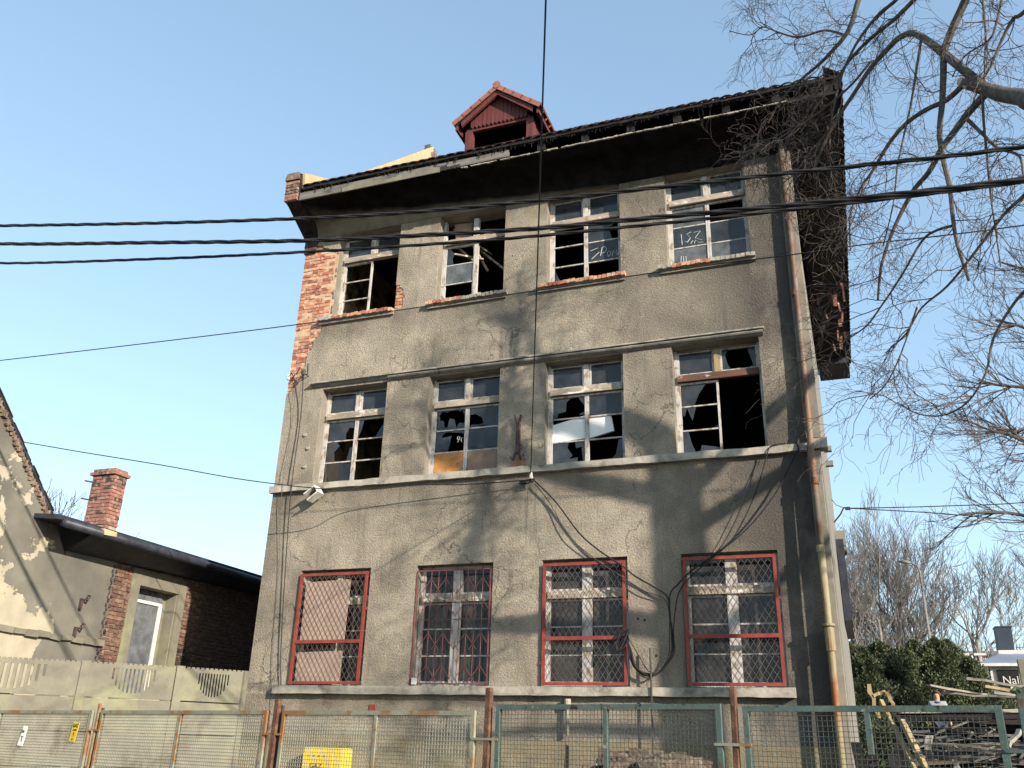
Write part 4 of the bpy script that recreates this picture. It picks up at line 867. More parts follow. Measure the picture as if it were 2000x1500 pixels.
# roof of the wing: thick dark soffit, gutter
MB().prism([(X0+.6,-2.35,5.05),(X0+.6,9.2,5.05),(X0-5.4,9.2,5.6),(X0-5.4,-2.35,5.6)],(0,0,.08)).build('roof','tar',H)
MB().prism([(X0+.58,-1.48,5.02),(X0+.58,9.1,5.02),(X0-.02,9.1,4.93),(X0-.02,-1.48,4.70)],(0,0,.03)).build('soffit','tar',H)
MB().tube([(X0+.66,-2.3,5.0),(X0+.66,1,4.99),(X0+.66,4,4.97),(X0+.66,9.1,4.97)],.075,10).build('gutter','tar',H,smooth=True)
MB().box(X0+.62,X0+.74,-1.45,-1.15,4.98,5.09,.02).build('gutter_patch','cream',H)
MB().box(X0-.35,X0-.05,-.75,-.45,4.0,4.72).build('pilaster','plain',H)
MB().prism([(X0+.03,-1.93,5.2),(X0+.03,-3.6,6.99),(X0+.03,-6,9.47),(X0+.03,-6.05,9.42),(X0+.03,-3.63,6.95),(X0+.03,-1.96,5.17)],(-7,0,0)).build('gable_roof','tar',H)
rg=MB()
for i in range(110):
    t_=i/110; y=-1.95-t_*2.9; z_=5.14+t_*3.05; e_=rnd.uniform(.01,.035); rg.box(X0-.02,X0+.02+rnd.uniform(0,.05),y-e_,y+e_,z_-.06-rnd.uniform(0,.09),z_-.03+rnd.uniform(.0,.03),.012)
for i in range(26):
    t_=i/26; y=-1.9-t_*2.95; z_=5.18+t_*3.1; MB().prism([(X0-.3,y,z_),(X0-.3,y-.16,z_+.17),(X0-.3,y-.16,z_+.185),(X0-.3,y-.0,z_+.025)],(.34+rnd.uniform(-.02,.03),0,0)).build('roof_tile','tile_char',H)
rg.build('crumbling_verge','rubble',H,'stuff')
# chimney
ch=MB().box(-15.4,-14.81,1.02,1.36,4.8,7.0).build('chimney','mortar_l',H)
A_=brick_meshes(.236,.066,.04,'brick_chim',4,.003); A2=brick_meshes(.112,.066,.04,'brick_chim',4,.003)
z=5.6; row=0
while z<6.98:
    if row%2:
        ex_=[(-15.288,0),(-15.04,0),(-14.857,1)]; ey_=[(1.07,1),(1.25,0)]
    else:
        ex_=[(-15.35,1),(-15.165,0),(-14.917,0)]; ey_=[(1.13,0),(1.31,1)]
    pale=z<6.0
    for x,h_ in ex_: 
        if not(pale and rnd.random()<.5): inst(rnd.choice(A2 if h_ else A_),'brick',ch,(x,1.0+rnd.uniform(-.004,.004),z))
    for y,h_ in ey_: 
        if not(pale and rnd.random()<.5): inst(rnd.choice(A2 if h_ else A_),'brick',ch,(-14.79+rnd.uniform(-.004,.004),y,z),rot=(0,0,math.pi/2))
    z+=.079; row+=1
for (zc,o_) in ((7.0,.045),(7.075,.0)):
    for k in range(3): MB().box(-15.42-o_+k*(.63+2*o_)/3,-15.42-o_+(k+1)*(.63+2*o_)/3-.008,1.0-o_,1.38+o_,zc,zc+.068,.003).build('brick','brick_chim',ch)
for z_ in (6.85,6.45): MB().bar((-15.38,1.0,z_),(-15.52,.9,z_+.02),.03,.03).build('chimney_iron','iron',ch)

# ================================================================== concrete fence (left, behind)
CF=thing('concrete_fence','precast mossy concrete fence with slotted half-moon openings, left of the tenement','fence',(-11,-1.6,0))
pts=[(-14.2,-4.6),(-12.95,-3.55),(-11.36,-2.15),(-10.32,-1.2),(-9.66,-.35)]
ZT=2.72
for a,b in zip(pts,pts[1:]):
    a=Vector((*a,0));b=Vector((*b,0)); d=(b-a); L=d.length; d.normalize(); nrm=Vector((d.y,-d.x,0))
    def slab_(mb,s0,s1,z0,z1,off=-.025,th=.05):
        P0=a+d*s0+nrm*off;P1=a+d*s1+nrm*off
        mb.prism([(P0.x,P0.y,z0),(P1.x,P1.y,z0),(P1.x,P1.y,z1),(P0.x,P0.y,z1)],nrm*th)
    pn=MB(); ns=11; m0=.26*L; wsl=(L-2*m0)/ns
    slab_(pn,.05,m0,2.22,ZT); slab_(pn,L-m0,L-.02,2.22,ZT); slab_(pn,m0,L-m0,ZT-.06,ZT); slab_(pn,m0,L-m0,2.22,2.26)
    for i in range(ns):
        s0=m0+i*wsl; u=(i+.5)/ns*2-1; depth=.36*math.sqrt(max(0,1-u*u*.97)); zb=ZT-.07-depth
        slab_(pn,s0,s0+wsl*.55,2.26,ZT-.06); slab_(pn,s0+wsl*.55,s0+wsl,2.26,zb)
    pn.build('slotted_panel','concrete',CF)
    cr=MB(); k=int(L/.075)
    for i in range(k): slab_(cr,.02+i*.075,.02+i*.075+.05,ZT,ZT+.022)
    cr.build('panel_crest','concrete',CF,'stuff')
    for z0,z1 in ((1.72,2.2),(1.22,1.7),(.72,1.2),(-.1,.7)): q=MB(); slab_(q,.05,L-.02,z0,z1); q.build('solid_panel','concrete',CF)
    q=MB(); slab_(q,-.07,.06,-.2,ZT+.03,.0-.08,.14); q.build('post','concrete',CF)
ln=MB().bar((-9.68,-.36,-.2),(-9.68,-.36,2.74),.1,.1).build('post','concrete',CF)

# ================================================================== mesh fence in front
F=thing('mesh_fence','street fence of framed wire mesh panels, pale and rusty at left, green at right','fence',(-5,-5.4,0))
FP=Vector((-11.27,-3.63,0)); FD=Vector((8.11,-2.22,0)).normalized(); FN=Vector((FD.y,-FD.x,0))*1.0
def fp(s,z,o=0): p=FP+FD*s+FN*o; return (p.x,p.y,z)
def panel(s0,s1,zt,zb,mat,wm,mids,label,wr=.0017,pitch=.034,midz=None):
    q=MB(); w_=.04
    def fb(a,b,c,d,o0=-.02,o1=.02):
        P=[fp(a,c,o0),fp(b,c,o0),fp(b,d,o0),fp(a,d,o0)]; q.prism(P,FN*(o1-o0))
    fb(s0,s0+w_,zb,zt);fb(s1-w_,s1,zb,zt);fb(s0+w_,s1-w_,zt-w_,zt-.001);fb(s0+w_,s1-w_,zb,zb+w_)
    for m_ in mids: fb(m_-.018,m_+.018,midz or zb+w_,zt-w_,-.018,.018)
    P_=q.build('panel_frame',mat,F,label=label)
    e=MB(); n=int((s1-s0-.04)/pitch)
    for i in range(n+1):
        s_=s0+.02+i*pitch; b_=.004*fn(i,0,s0,.7); e.bar(fp(s_+b_,zb+.02,.0),fp(s_-b_,zt-.02,.0),wr*2,wr*2,tuple(FN))
    n=int((zt-zb-.04)/pitch)
    for i in range(n+1):
        z_=zb+.02+i*pitch; e.bar(fp(s0+.02,z_,.003),fp(s1-.02,z_+.004*fn(i,3,s0,.9),.003),wr*2,wr*2)
    e.build('wire_mesh',wm,P_,'stuff')
panel(-2.6,.0,1.95,.15,'palegreen','wirepale',[-1.3],'bleached pale green frame with a rusty top rail',.0028)
panel(.03,2.36,1.95,.15,'palegreen','wirepale',[],'bleached frame carrying the yellow plate and the white tag',.0028)
panel(2.56,5.66,1.95,.15,'palegreen','wirepale',[4.17],'rusty-topped pale frame, second from the left',.0028)
panel(5.9,8.41,1.95,.15,'palegreen','wirepale',[7.22],'pale frame with a rust-spotted rail in front of the gas cabinet',.0024)
panel(8.64,10.70,2.0,.2,'green','wire',[9.72],'green frame in front of the rubble heap')
panel(10.87,12.56,1.985,.2,'green','wire',[11.74],'green frame in front of the timber pile',midz=1.68)
panel(12.78,14.9,1.97,.2,'green','wire',[13.9],'rightmost green frame')
for s_,zt,mt,wd in ((2.46,2.03,'palegreen',.045),(5.78,2.06,'rust',.07),(8.53,2.14,'rust',.06),(10.78,2.11,'rust',.045),(12.67,2.07,'green',.075)):
    q=MB(); q.bar(fp(s_,.0,.0),fp(s_+.02,zt,.0),wd,wd*.8,tuple(FN)); po=q.build('fence_post',mt,F,bevel=.006)
    for z_ in (1.72,.7):
        q=MB(); q.bar(fp(s_-.14,z_,.01),fp(s_+.14,z_,.01),.035,.02); q.build('bracket',mt if mt!='rust' else 'palegreen',po)
q=MB(); q.bar(fp(2.50,.0,-.03),fp(2.50,1.98,-.03),.035,.03,tuple(FN)); q.build('fence_post','dark',F)
q=MB(); q.bar(fp(5.84,.0,-.03),fp(5.84,2.0,-.03),.03,.03,tuple(FN)); q.build('fence_post','dark',F)
q=MB(); q.tube([fp(12.67+.06*math.cos(t)+.02,2.07+.02*math.sin(t*2),.05*math.sin(t)) for t in range(9)],.012,5); q.build('post_ivy','leaf',F)
frot=math.atan2(FD.y,FD.x)
ys=thing('yellow_plate','small yellow gas marker plate wired to the pale mesh panel at the left','sign',fp(2.05,1.57,.02))
q=MB(); q.prism([fp(1.96,1.585,.02),fp(2.10,1.575,.02),fp(2.14,1.80,.02),fp(2.0,1.81,.02)],FN*.006); q.build('plate','yellow',ys,bevel=.002)
text('GAZ',.06,'black',ys,fp(2.065,1.765,.028),(R(90),0,frot)); text('G 1,500',.026,'black',ys,fp(2.06,1.715,.028),(R(90),0,frot))
text('T',.06,'black',ys,fp(2.05,1.66,.028),(R(90),0,frot)); text('17',.03,'black',ys,fp(2.04,1.605,.028),(R(90),0,frot))
wt_=thing('white_tag','small white utility tag wired to the mesh at the far left','sign',fp(.8,1.5,.02))
q=MB(); q.prism([fp(.72,1.51,.02),fp(.86,1.50,.02),fp(.90,1.73,.02),fp(.87,1.75,.02),fp(.79,1.755,.02)],FN*.006); q.build('plate','whitebox',wt_,bevel=.002)
text('DN',.05,'dark',wt_,fp(.80,1.68,.028),(R(90),0,frot)); text('T',.09,'dark',wt_,fp(.81,1.59,.028),(R(90),0,frot))

# ================================================================== rubble, timber pile
rb_=MB()
for i in range(700):
    a=rnd.gauss(0,1); x=-2.9+rnd.uniform(-1.3,1.5); y=-.95+rnd.uniform(-.8,.7); hh=1.66*math.exp(-((x+2.75)/1.35)**4)*max(0,1-((y+.6)/1.1)**2)
    z_=max(.02,hh*rnd.random()**.15); s_=rnd.uniform(.04,.14)
    rb_.box(x-s_,x+s_,y-s_*.6,y+s_*.6,z_-s_*.5,z_+s_*.5,s_*.35)
tag(rb_.build('rubble_heap','rubble',None,'stuff'),'heap of broken bricks and mortar against the tenement wall','rubble')
tag(MB().prism([(-3.75,-1.6,0),(-3.62,-1.6,0),(-3.62,-1.5,1.7),(-3.66,-1.5,1.72)],(0,.04,0)).build('leaning_board','char',None),'dark wedge-shaped board leaning at the left end of the rubble heap','board')
gp='charred timbers piled beside the tenement'
def plank(a,b,w_,h_,mat,label,group=gp,cat='plank',name='charred_plank'):
    q=MB(); a=Vector(a);b=Vector(b); n=5; up=Vector((0,0,1)); P=[a.lerp(b,i/n)+Vector((rnd.uniform(-.012,.012),rnd.uniform(-.012,.012),rnd.uniform(-.01,.01))) for i in range(n+1)]
    d=(b-a).normalized(); r=d.cross(up).normalized() if abs(d.z)<.9 else Vector((1,0,0)); u=r.cross(d)
    vs=[]
    for i,p in enumerate(P):
        k=rnd.uniform(.75,1.1)
        vs+=[p+r*(x_*w_/2*k)+u*(y_*h_/2*k) for x_,y_ in ((-1,-1),(1,-1),(1,1),(-1,1))]
    q.add(vs,[(i*4+k,i*4+(k+1)%4,i*4+4+(k+1)%4,i*4+4+k) for i in range(n) for k in range(4)]+[(3,2,1,0),(n*4,n*4+1,n*4+2,n*4+3)])
    return single(name,q,mat,label,cat,group)
lay=['at the bottom','low down','halfway up','high up','on the top layer']
for i in range(70):
    z_=1.12+(i/70)*1.0; y=rnd.uniform(-4.8,-2.4)+.3*z_; x=rnd.uniform(.7,2.3)-.05*z_; L=rnd.uniform(.9,2.0); t=rnd.gauss(0,.14); e=rnd.gauss(0,.06)
    dx,dy=math.cos(t)*L/2,math.sin(t)*L/2
    x=max(x,.42+dx*.9)
    mt=rnd.choice(['char','char','char','plank','greyplank'] if rnd.random()<.5 else ['char']); wd=rnd.uniform(.06,.16)
    lb=('wide ' if wd>.12 else 'narrow ' if wd<.08 else '')+{'char':'black charred','plank':'scorched grey','greyplank':'pale weathered'}[mt]+' timber '+lay[min(4,int(i/14))]+' of the pile, '+('front' if y<-4.2 else 'back' if y>-3.3 else 'inner')+' '+('left' if x<1.0 else 'far right' if x>1.75 else 'right' if x>1.4 else 'middle')
    plank((x-dx,y-dy,z_-e),(x+dx,y+dy,z_+e),wd,rnd.uniform(.02,.07),mt,lb)
core_=MB()
for i in range(10): core_.box(.6+rnd.uniform(0,.2),2.6,-4.1+i*.17,-3.95+i*.17,0,1.55-rnd.uniform(0,.25),.04)
tag(core_.build('burnt_debris','char',None,'stuff'),'black burnt debris filling the heart of the timber pile','debris')
sp_=MB()
for i in range(420):
    x=rnd.uniform(.35,2.2); y=rnd.uniform(-4.9,-3.9); z_=rnd.uniform(.9,1.95-.1*abs(x-1)); t=rnd.gauss(0,.5); L=rnd.uniform(.05,.22)
    sp_.bar((x,y,z_),(x+math.cos(t)*L,y+rnd.uniform(-.05,.05),z_+math.sin(t)*L*.5),rnd.uniform(.01,.03),rnd.uniform(.006,.02))
tag(sp_.build('splinters','plank',None,'stuff'),'splinters and laths of burnt wood caught in the timber pile','debris')
gl_='timbers leaning in front of the pile'
plank((.52,-4.9,1.2),(.2,-4.3,2.16),.035,.03,'yellowwood','broken yellow batten, left of the leaning timbers',gl_)
plank((.72,-5.0,1.0),(.32,-4.4,2.0),.045,.04,'char','dark batten leaning between the two yellow ones',gl_)
plank((.66,-4.95,1.0),(.36,-4.5,1.98),.045,.04,'yellowwood','long yellow half-burnt beam leaning behind the middle of the green panel',gl_)
plank((.17,-4.1,2.0),(.12,-4.1,2.30),.04,.04,'yellowwood','short pale post of the little wooden frame above the fence rail',gl_)
plank((.14,-4.1,2.2),(.27,-4.1,2.24),.03,.03,'yellowwood','cross piece of the little wooden frame above the fence rail',gl_)
plank((.27,-4.1,2.24),(.32,-4.1,2.08),.04,.04,'yellowwood','slanting right leg of the little wooden frame above the fence rail',gl_)
gr_='loose boards on top of the pile'
plank((.68,-3.6,2.33),(1.35,-3.2,2.24),.07,.02,'greyplank','pale flat board lying on top of the pile, left of the green post',gr_)
plank((.8,-3.4,2.27),(1.45,-3.5,2.23),.08,.02,'greyplank','second pale board just under the top one',gr_)
plank((1.0,-3.8,2.38),(1.75,-3.8,2.25),.04,.025,'greyplank','long weathered plank slanting down to the right over the pile',gr_)
plank((1.12,-3.9,2.31),(1.8,-3.7,2.2),.06,.03,'yellowwood','yellow timber under the slanting plank at the right edge',gr_)
plank((1.15,-4.2,2.24),(1.9,-4.0,2.16),.06,.03,'greyplank','grey plank at the right edge above the post bracket',gr_)
for i in range(7):
    x=rnd.uniform(.25,1.5); x=.3+i*.2; plank((x,-4.95,1.3+.6*((i*37)%10)/10),(x+rnd.uniform(-.12,.12),-4.85,1.42+.6*((i*37)%10)/10),.05,.03,'greyplank',['first','second','third','fourth','fifth','sixth','seventh'][i]+' pale splintered offcut from the left on the front of the pile','offcuts on the pile','offcut','offcut')
for i in range(16):
    x=-.02+(i//4)*.13+rnd.uniform(0,.1); plank((x,-4.3+rnd.uniform(-.3,.6),.2+rnd.random()*.6),(x+rnd.uniform(-.25,.2),-3.9,.9+rnd.random()*.9),.1,.07,'char',['thick','thin','short','long'][i%4]+' blackened timber propped at the tenement corner, '+['nearest the wall','beside the wall','away from the wall','farthest from the wall'][i//4],'timbers propped at the corner')

# ================================================================== background on the right
def tuft_mesh(name,mat,n,r,h,seed,leaf=.16,shape=lambda t:1,aspect=.35):
    g=random.Random(seed); vs=[];fs=[]
    for i in range(n):
        t=g.random(); a=g.uniform(0,6.283); rr=r*shape(t)*(g.random()**.36)*(1+.95*noise.noise(Vector((math.cos(a)*2.2+seed,math.sin(a)*2.2,t*5)))+.3*noise.noise(Vector((math.cos(a)*6+seed,math.sin(a)*6,t*13))))
        c=Vector((rr*math.cos(a),rr*math.sin(a),t*h)); d=Vector((math.cos(a)*.5+g.gauss(0,.4),math.sin(a)*.5+g.gauss(0,.4),g.uniform(.1,1.))).normalized()
        s=d.cross(Vector((g.gauss(0,1),g.gauss(0,1),g.gauss(0,1)))).normalized(); l=leaf*g.uniform(.6,1.5); k=len(vs)
        vs+=[c-s*l*aspect*.5,c+d*l*.5+s*l*aspect*.5,c+d*l,c+d*l*.5-s*l*aspect*.8]; fs.append((k,k+1,k+2,k+3))
    me=bpy.data.meshes.new(name); me.from_pydata([tuple(v) for v in vs],[],fs); me.materials.append(M[mat]); return me
prof_=lambda t:(1-t)**.62*(.9+.3*min(1,t*4))*(1+.25*math.sin(t*23)) if t<1 else 0
cm=[tuft_mesh('crown','leaf',34000,1.5,4.8,s,.1,prof_) for s in (1,2,3)]
hd=[(-.6,27,1.0),(.35,26,.93),(1.1,28,1.03),(1.9,26.5,.9),(2.5,29,1.0),(3.2,27,1.0),(3.9,30,1.02),(4.35,27,.85),(4.9,30,.8),(5.2,27,.55),(1.5,31,1.0),(3.3,32,.98),(.2,30,.98)]
where=['behind the corner of the tenement','just right of the tenement corner','behind the little wooden frame','above the leaning beams','left of the lamp post foot','at the foot of the tall lamp post','behind the person','just right of the person','near the right end of the hedge row','lowest, at the right end of the hedge row','second row, behind the lamp post','second row, above the person','second row, behind the corner']
for i,(x,y,s_) in enumerate(hd):
    c_=thing('conifer','dense dark green conifer '+where[i],'conifer',(x,y,gz(x,y)-.1),'conifer hedge in the yard')
    o=inst(cm[i%3],'crown',c_,c_.location+Vector((0,0,.15)),rotz=i*1.3,scale=(s_,s_,s_*(.95+.1*rnd.random())))
    MB().tube([(x,y,gz(x,y)-.2),(x,y,gz(x,y)+3.2*s_)],[.09,.03],6).build('trunk','bark',c_)
# bare trees
def grow(mb,p,d,L,r,lv,g,droop=0,spread=.6,kids=(4,7),seg=4,minr=.004,wig=.18,up=.12):
    pts=[Vector(p)]; rs=[r]; d=Vector(d).normalized(); st=L/seg
    for i in range(seg):
        d=(d+Vector((g.gauss(0,wig),g.gauss(0,wig),g.gauss(0,wig)+up-droop*(i+1)/seg))).normalized()
        pts.append(pts[-1]+d*st); rs.append(max(minr,r*(1-.62*(i+1)/seg)))
    mb[min(lv,len(mb)-1)].tube(pts,rs,7 if r>.05 else (4 if r>.015 else 3),False)
    if lv<=0: return
    for k in range(g.randint(*kids)):
        t=g.uniform(.25,1); i=min(seg-1,int(t*seg)); q=pts[i].lerp(pts[i+1],t*seg-i); dd=(pts[i+1]-pts[i]).normalized()
        ax=Vector((g.gauss(0,1),g.gauss(0,1),g.gauss(0,1))).cross(dd).normalized(); nd=(dd+ax*g.uniform(.35,1.)*spread*1.3).normalized()
        grow(mb,q,nd,L*g.uniform(.45,.72),max(minr,rs[i]*g.uniform(.45,.65)),lv-1,g,droop,spread,kids,seg,minr,wig,up)
def bare_tree(x,y,h,seed,label,lv=4,spread=.6,mat='farbark',trunks=1,kids=(4,6),minr=.012,group='bare trees beyond the yard',lean=0,name='bare_tree',up=.14):
    g=random.Random(seed); z=gz(x,y)
    T=thing(name,label,'tree',(x,y,z),group)
    tr=MB(); br=MB(); tw=MB()
    for k in range(trunks):
        a=g.uniform(0,6.28); d=Vector((.25*math.cos(a)*(trunks>1)+lean,.25*math.sin(a)*(trunks>1),1)).normalized()
        P=[Vector((x,y,z-.2))]; n=6; rs=[h*.02]
        for i in range(n): d=(d+Vector((g.gauss(0,.06),g.gauss(0,.06),.05))).normalized(); P.append(P[-1]+d*h*.62/n); rs.append(h*.02*(1-.5*(i+1)/n))
        tr.tube(P,rs,8,True)
        for i in range(2,n+1):
            for m_ in range(2 if i<n else 4):
                a=g.uniform(0,6.28); nd=Vector((math.cos(a)*spread,math.sin(a)*spread,g.uniform(.4,1.1))).normalized()
                grow([tw,tw,br,br],P[i],nd,h*g.uniform(.26,.4),rs[i]*.55,lv-1,g,0,spread,kids,4,minr,.14,up)
    tr.build('trunk',mat,T); br.build('branches',mat,T,'stuff'); tw.build('twigs',mat,T,'stuff')
    return T
bare_tree(1.5,62,16.5,11,'bare multi-stemmed tree above the hedge, left of the tall lamp post',4,.5,trunks=2,minr=.014)
bare_tree(5.2,66,17.0,12,'bare broad tree directly behind the tall lamp post',4,.55,trunks=2,minr=.014)
bare_tree(8.5,60,14.0,13,'bare spreading tree right of the lamp post, above the end of the hedge',4,.7,trunks=1,minr=.014)
bare_tree(-.5,70,15,14,'bare tree partly hidden by the tenement corner',4,.5,trunks=1,minr=.014)
bare_tree(16.3,68,16,15,'bare tree behind the dark roof box at the right edge',4,.45,trunks=1,minr=.014)
bare_tree(-1.3,13.5,7.4,16,'small leafless tree peeping out behind the middle of the side wall',3,.6,'twig',minr=.006,kids=(4,6))
bare_tree(-19.6,4.5,6.0,17,'small leafless tree showing between the gable and the brick chimney',4,.6,'twig',minr=.007,kids=(4,6))
# larger tree entering from the right
RT=thing('bare_tree','large leafless tree reaching in from the right edge over the yard','tree',(11.3,20,1.3))
g=random.Random(5); a0,b0,c0=MB(),MB(),MB()
a0.tube([(11.3,20,1.2),(11.2,20,5),(11.0,20,9),(10.6,20,13),(10.2,20,17)],[.38,.33,.27,.2,.1],10)
limbs=[[(11.1,20,9.0),(9.0,19.8,9.1),(7.2,19.5,8.7),(5.8,19.3,9.3),(4.7,19.1,9.4),(3.9,19,9.35)],[(11,20,10),(8.8,20,10.9),(7.0,20,11.7),(5.9,20,12.4),(5.3,20,12.5)],[(10.8,20,11),(8.6,20,13),(7.2,20,13.9),(6.1,20,14.2),(5.4,20,14.4)],[(10.6,20,12.5),(8.6,20,14.8),(7.4,20,16.2),(6.3,20,16.8)],[(11.1,20,7.5),(9.3,20,7.4),(8.0,20,7.8),(6.9,20,7.2),(6.4,20,6.6)],[(11,20,10),(9,20.5,12),(7.6,20.5,13.0),(6.4,20.5,12.6),(5.5,20.5,12.9)],[(10.4,20,14),(9,20,17),(7.8,20,18.5),(6.8,20,19.2)]]
for L in limbs:
    P=poly(L,3); n=len(P); b0.tube(P,[.085*(1-.8*i/n)+.012 for i in range(n)],6)
    for k in range(17):
        t=g.uniform(.3,1); i=int(t*(n-2)); dd=(P[i+1]-P[i]).normalized(); ax=Vector((g.gauss(0,1),g.gauss(0,1),g.gauss(0,1))).cross(dd).normalized()
        grow([c0,c0,b0],P[i],(dd+ax*.8).normalized(),g.uniform(.8,2.1),.03,2,g,.0,.6,(3,6),4,.0065,.14,.06)
a0.build('trunk','bark',RT); b0.build('branches','bark',RT,'stuff'); c0.build('twigs','twig',RT,'stuff')

# lamp posts
def lamp(x,y,zt,arm,label,r=.09,mat='stone_dark'):
    z=gz(x,y); T=thing('street_lamp',label,'street lamp',(x,y,z))
    MB().tube([(x,y,z-.2),(x,y,zt-1.6)],[r*1.2,r*.8],10).build('pole',mat,T,smooth=True)
    MB().tube([(x,y,zt-1.7),(x,y,zt-.5),(x-.12*arm,y,zt-.15),(x-.5*arm,y,zt),(x-arm,y,zt+.08)],[r*.6,r*.55,r*.5,r*.45,r*.4],8).build('arm',mat,T,smooth=True)
    MB().tube([(x-arm+.35,y,zt+.03),(x-arm+.1,y,zt+.07),(x-arm-.25,y,zt+.12)],[.07,.11,.05],8).build('lantern',mat,T,smooth=True)
lamp(4.0,40,11.75,.75,'tall street lamp with a bent arm, standing above the hedge')
T=thing('street_lamp','short white twin-headed lamp in front of the distant flats','street lamp',(6.6,46,1.3))
MB().tube([(6.6,46,1),(6.55,46,7.4)],[.09,.06],8).build('pole','white',T)
for sx in (-1,1): MB().box(6.55+sx*.45-.32,6.55+sx*.45+.32,45.9,46.1,7.4,7.52).build('lantern','white',T)
T=thing('utility_pole','plain grey pole among the bare trees left of the tall lamp','pole',(1.9,48,1.3)); MB().tube([(1.9,48,1),(1.8,48,9.8)],[.12,.08],8).build('pole','stone_dark',T)
# distant flats
FB=thing('distant_flats','long low block of beige flats far beyond the hedge, aerials on its flat roof','building',(12,92,1.3))
MB().box(-20,38,92,104,1.3,11.9).build('wall','render_far',FB); MB().box(-20.3,38.3,91.6,104.3,11.9,12.25).build('roof_edge','stone_dark',FB)
for i in range(46):
    for zz in (3.2,5.9,8.6):
        x=-18.5+i*1.25
        if i%5==4: continue
        if -2<x<19: 
            wf=MB().box(x,x+.85,91.93,91.99,zz,zz+1.35).build('window','white',FB)
            MB().box(x+.08,x+.77,91.9,91.925,zz+.08,zz+1.27).build('pane','dark',wf)
q=MB()
for i in range(30):
    x=rnd.uniform(-2,19); q.tube([(x,95,12.2),(x,95,12.2+rnd.uniform(.4,1.3))],.04,4); q.bar((x-.3,95,12.9),(x+.3,95,12.9),.05,.05)
q.build('aerials','dark',FB,'stuff')
# pavilion with dark sign
K=thing('shop_pavilion','white and blue-grey pavilion with a shallow hipped roof and a black shop sign','shop',(6.9,32,1.3))
MB().box(5.5,11,32,40,1.2,5.6).build('wall','bluegrey',K)
MB().box(5.72,11,31.93,31.99,1.2,5.6).build('front_cladding','white',K)
for x in (5.46,5.62): MB().box(x,x+.09,31.8,31.92,1.2,5.6).build('corner_post','white',K)
MB().prism([(5.25,31.6,5.66),(11.3,31.6,5.66),(9.9,33.5,6.2),(6.3,33.5,6.2)],(0,0,.06)).build('roof','bluegrey',K)
MB().box(5.25,11.3,31.55,31.7,5.56,5.68).build('fascia','white',K)
MB().box(6.3,11,33.5,36,6.1,6.42).build('roof_upstand','white',K)
MB().box(5.88,6.72,31.8,31.9,3.2,5.42).build('sign_board','black',K)
text('Nal',.46,'white',K,(6.36,31.78,4.98),(R(90),0,0))
MB().box(6.3,6.6,31.77,31.79,4.3,4.72).build('poster','white',K)
bx=thing('roof_box','tall dark blue-grey box standing on the pavilion roof','box',(6.6,34,6.42))
MB().prism([(6.42,34,6.42),(7.05,34,6.42),(7.08,34,7.5),(6.42,34,7.5)],(0,.8,0)).build('box','darkbox',bx); MB().box(6.4,7.1,33.97,34.83,7.5,7.55).build('cap','darkbox',bx)
T=thing('gatepost','pale concrete gatepost in front of the shop sign at the right edge','post',(6.7,30,1.3)); MB().prism([(6.55,30,1.3),(7.2,30,1.3),(7.3,30,5.7),(6.5,30,5.7)],(0,.3,0)).build('shaft','concrete',T)

# ------------------------------------------------------------------ person behind the pile
px,py,pz=2.05,14.5,gz(2.05,14.5)
hz=3.33                                           # height of the head centre
pz=hz-1.62
tag(MB().box(px-.9,px+.9,py-.7,py+.9,gz(px,py)-.2,pz,.05).build('soil_mound','soil',None,'stuff'),'low mound of soil the person stands on','mound')
Pn=thing('person','person in pale grey jacket with blue collar, head and shoulders above the fence rail','person',(px,py,pz))
def skin_obj(name,mat,verts,edges,rad,parent,sub=2):
    o0=Vector(parent.location); me=bpy.data.meshes.new(name); me.from_pydata([tuple(Vector(v)) for v in verts],edges,[])
    o=bpy.data.objects.new(name,me); COL.objects.link(o); o.parent=parent
    s=o.modifiers.new('skin','SKIN'); s.use_smooth_shade=True
    for i,r in enumerate(rad): me.skin_vertices[0].data[i].radius=(r,r) if not isinstance(r,tuple) else r
    me.skin_vertices[0].data[0].use_root=True
    m=o.modifiers.new('sub','SUBSURF'); m.levels=sub; m.render_levels=sub
    me.materials.append(M[mat]); return o
V=[(0,0,.95),(0,0,1.15),(0,0,1.36),(0,-.01,1.42),(0,-.012,1.52),(0,-.015,1.59),(0,0,1.655),
   (-.17,0,1.4),(-.24,0,1.15),(-.25,-.06,.92),(-.25,-.09,.84),(.17,0,1.4),(.24,0,1.15),(.25,-.06,.92),(.25,-.09,.84),
   (-.1,0,.88),(-.11,-.01,.5),(-.12,.02,.1),(-.13,-.1,.04),(.1,0,.88),(.11,-.01,.5),(.12,.02,.1),(.13,-.1,.04)]
Ed=[(0,1),(1,2),(2,3),(3,4),(4,5),(5,6),(2,7),(7,8),(8,9),(9,10),(2,11),(11,12),(12,13),(13,14),(0,15),(15,16),(16,17),(17,18),(0,19),(19,20),(20,21),(21,22)]
Rd=[(.14,.1),(.13,.1),(.15,.1),.055,.075,(.08,.095),.06,.06,.045,.032,.035,.06,.045,.032,.035,.085,.06,.04,.04,.085,.06,.04,.04]
skin_obj('body','skin',V,Ed,Rd,Pn)
skin_obj('jacket','jacket',[V[0],V[1],V[2],(0,-.005,1.45),V[7],V[8],(-.25,-.05,.95),V[11],V[12],(.25,-.05,.95)],[(0,1),(1,2),(2,3),(2,4),(4,5),(5,6),(2,7),(7,8),(8,9)],[(.19,.13),(.17,.125),(.185,.125),.075,.085,.065,.05,.085,.065,.05],Pn)
skin_obj('trousers','trousers',[V[0],V[15],V[16],(-.12,.02,.1),V[19],V[20],(.12,.02,.1)],[(0,1),(1,2),(2,3),(0,4),(4,5),(5,6)],[(.17,.12),.1,.075,.06,.1,.075,.06],Pn)
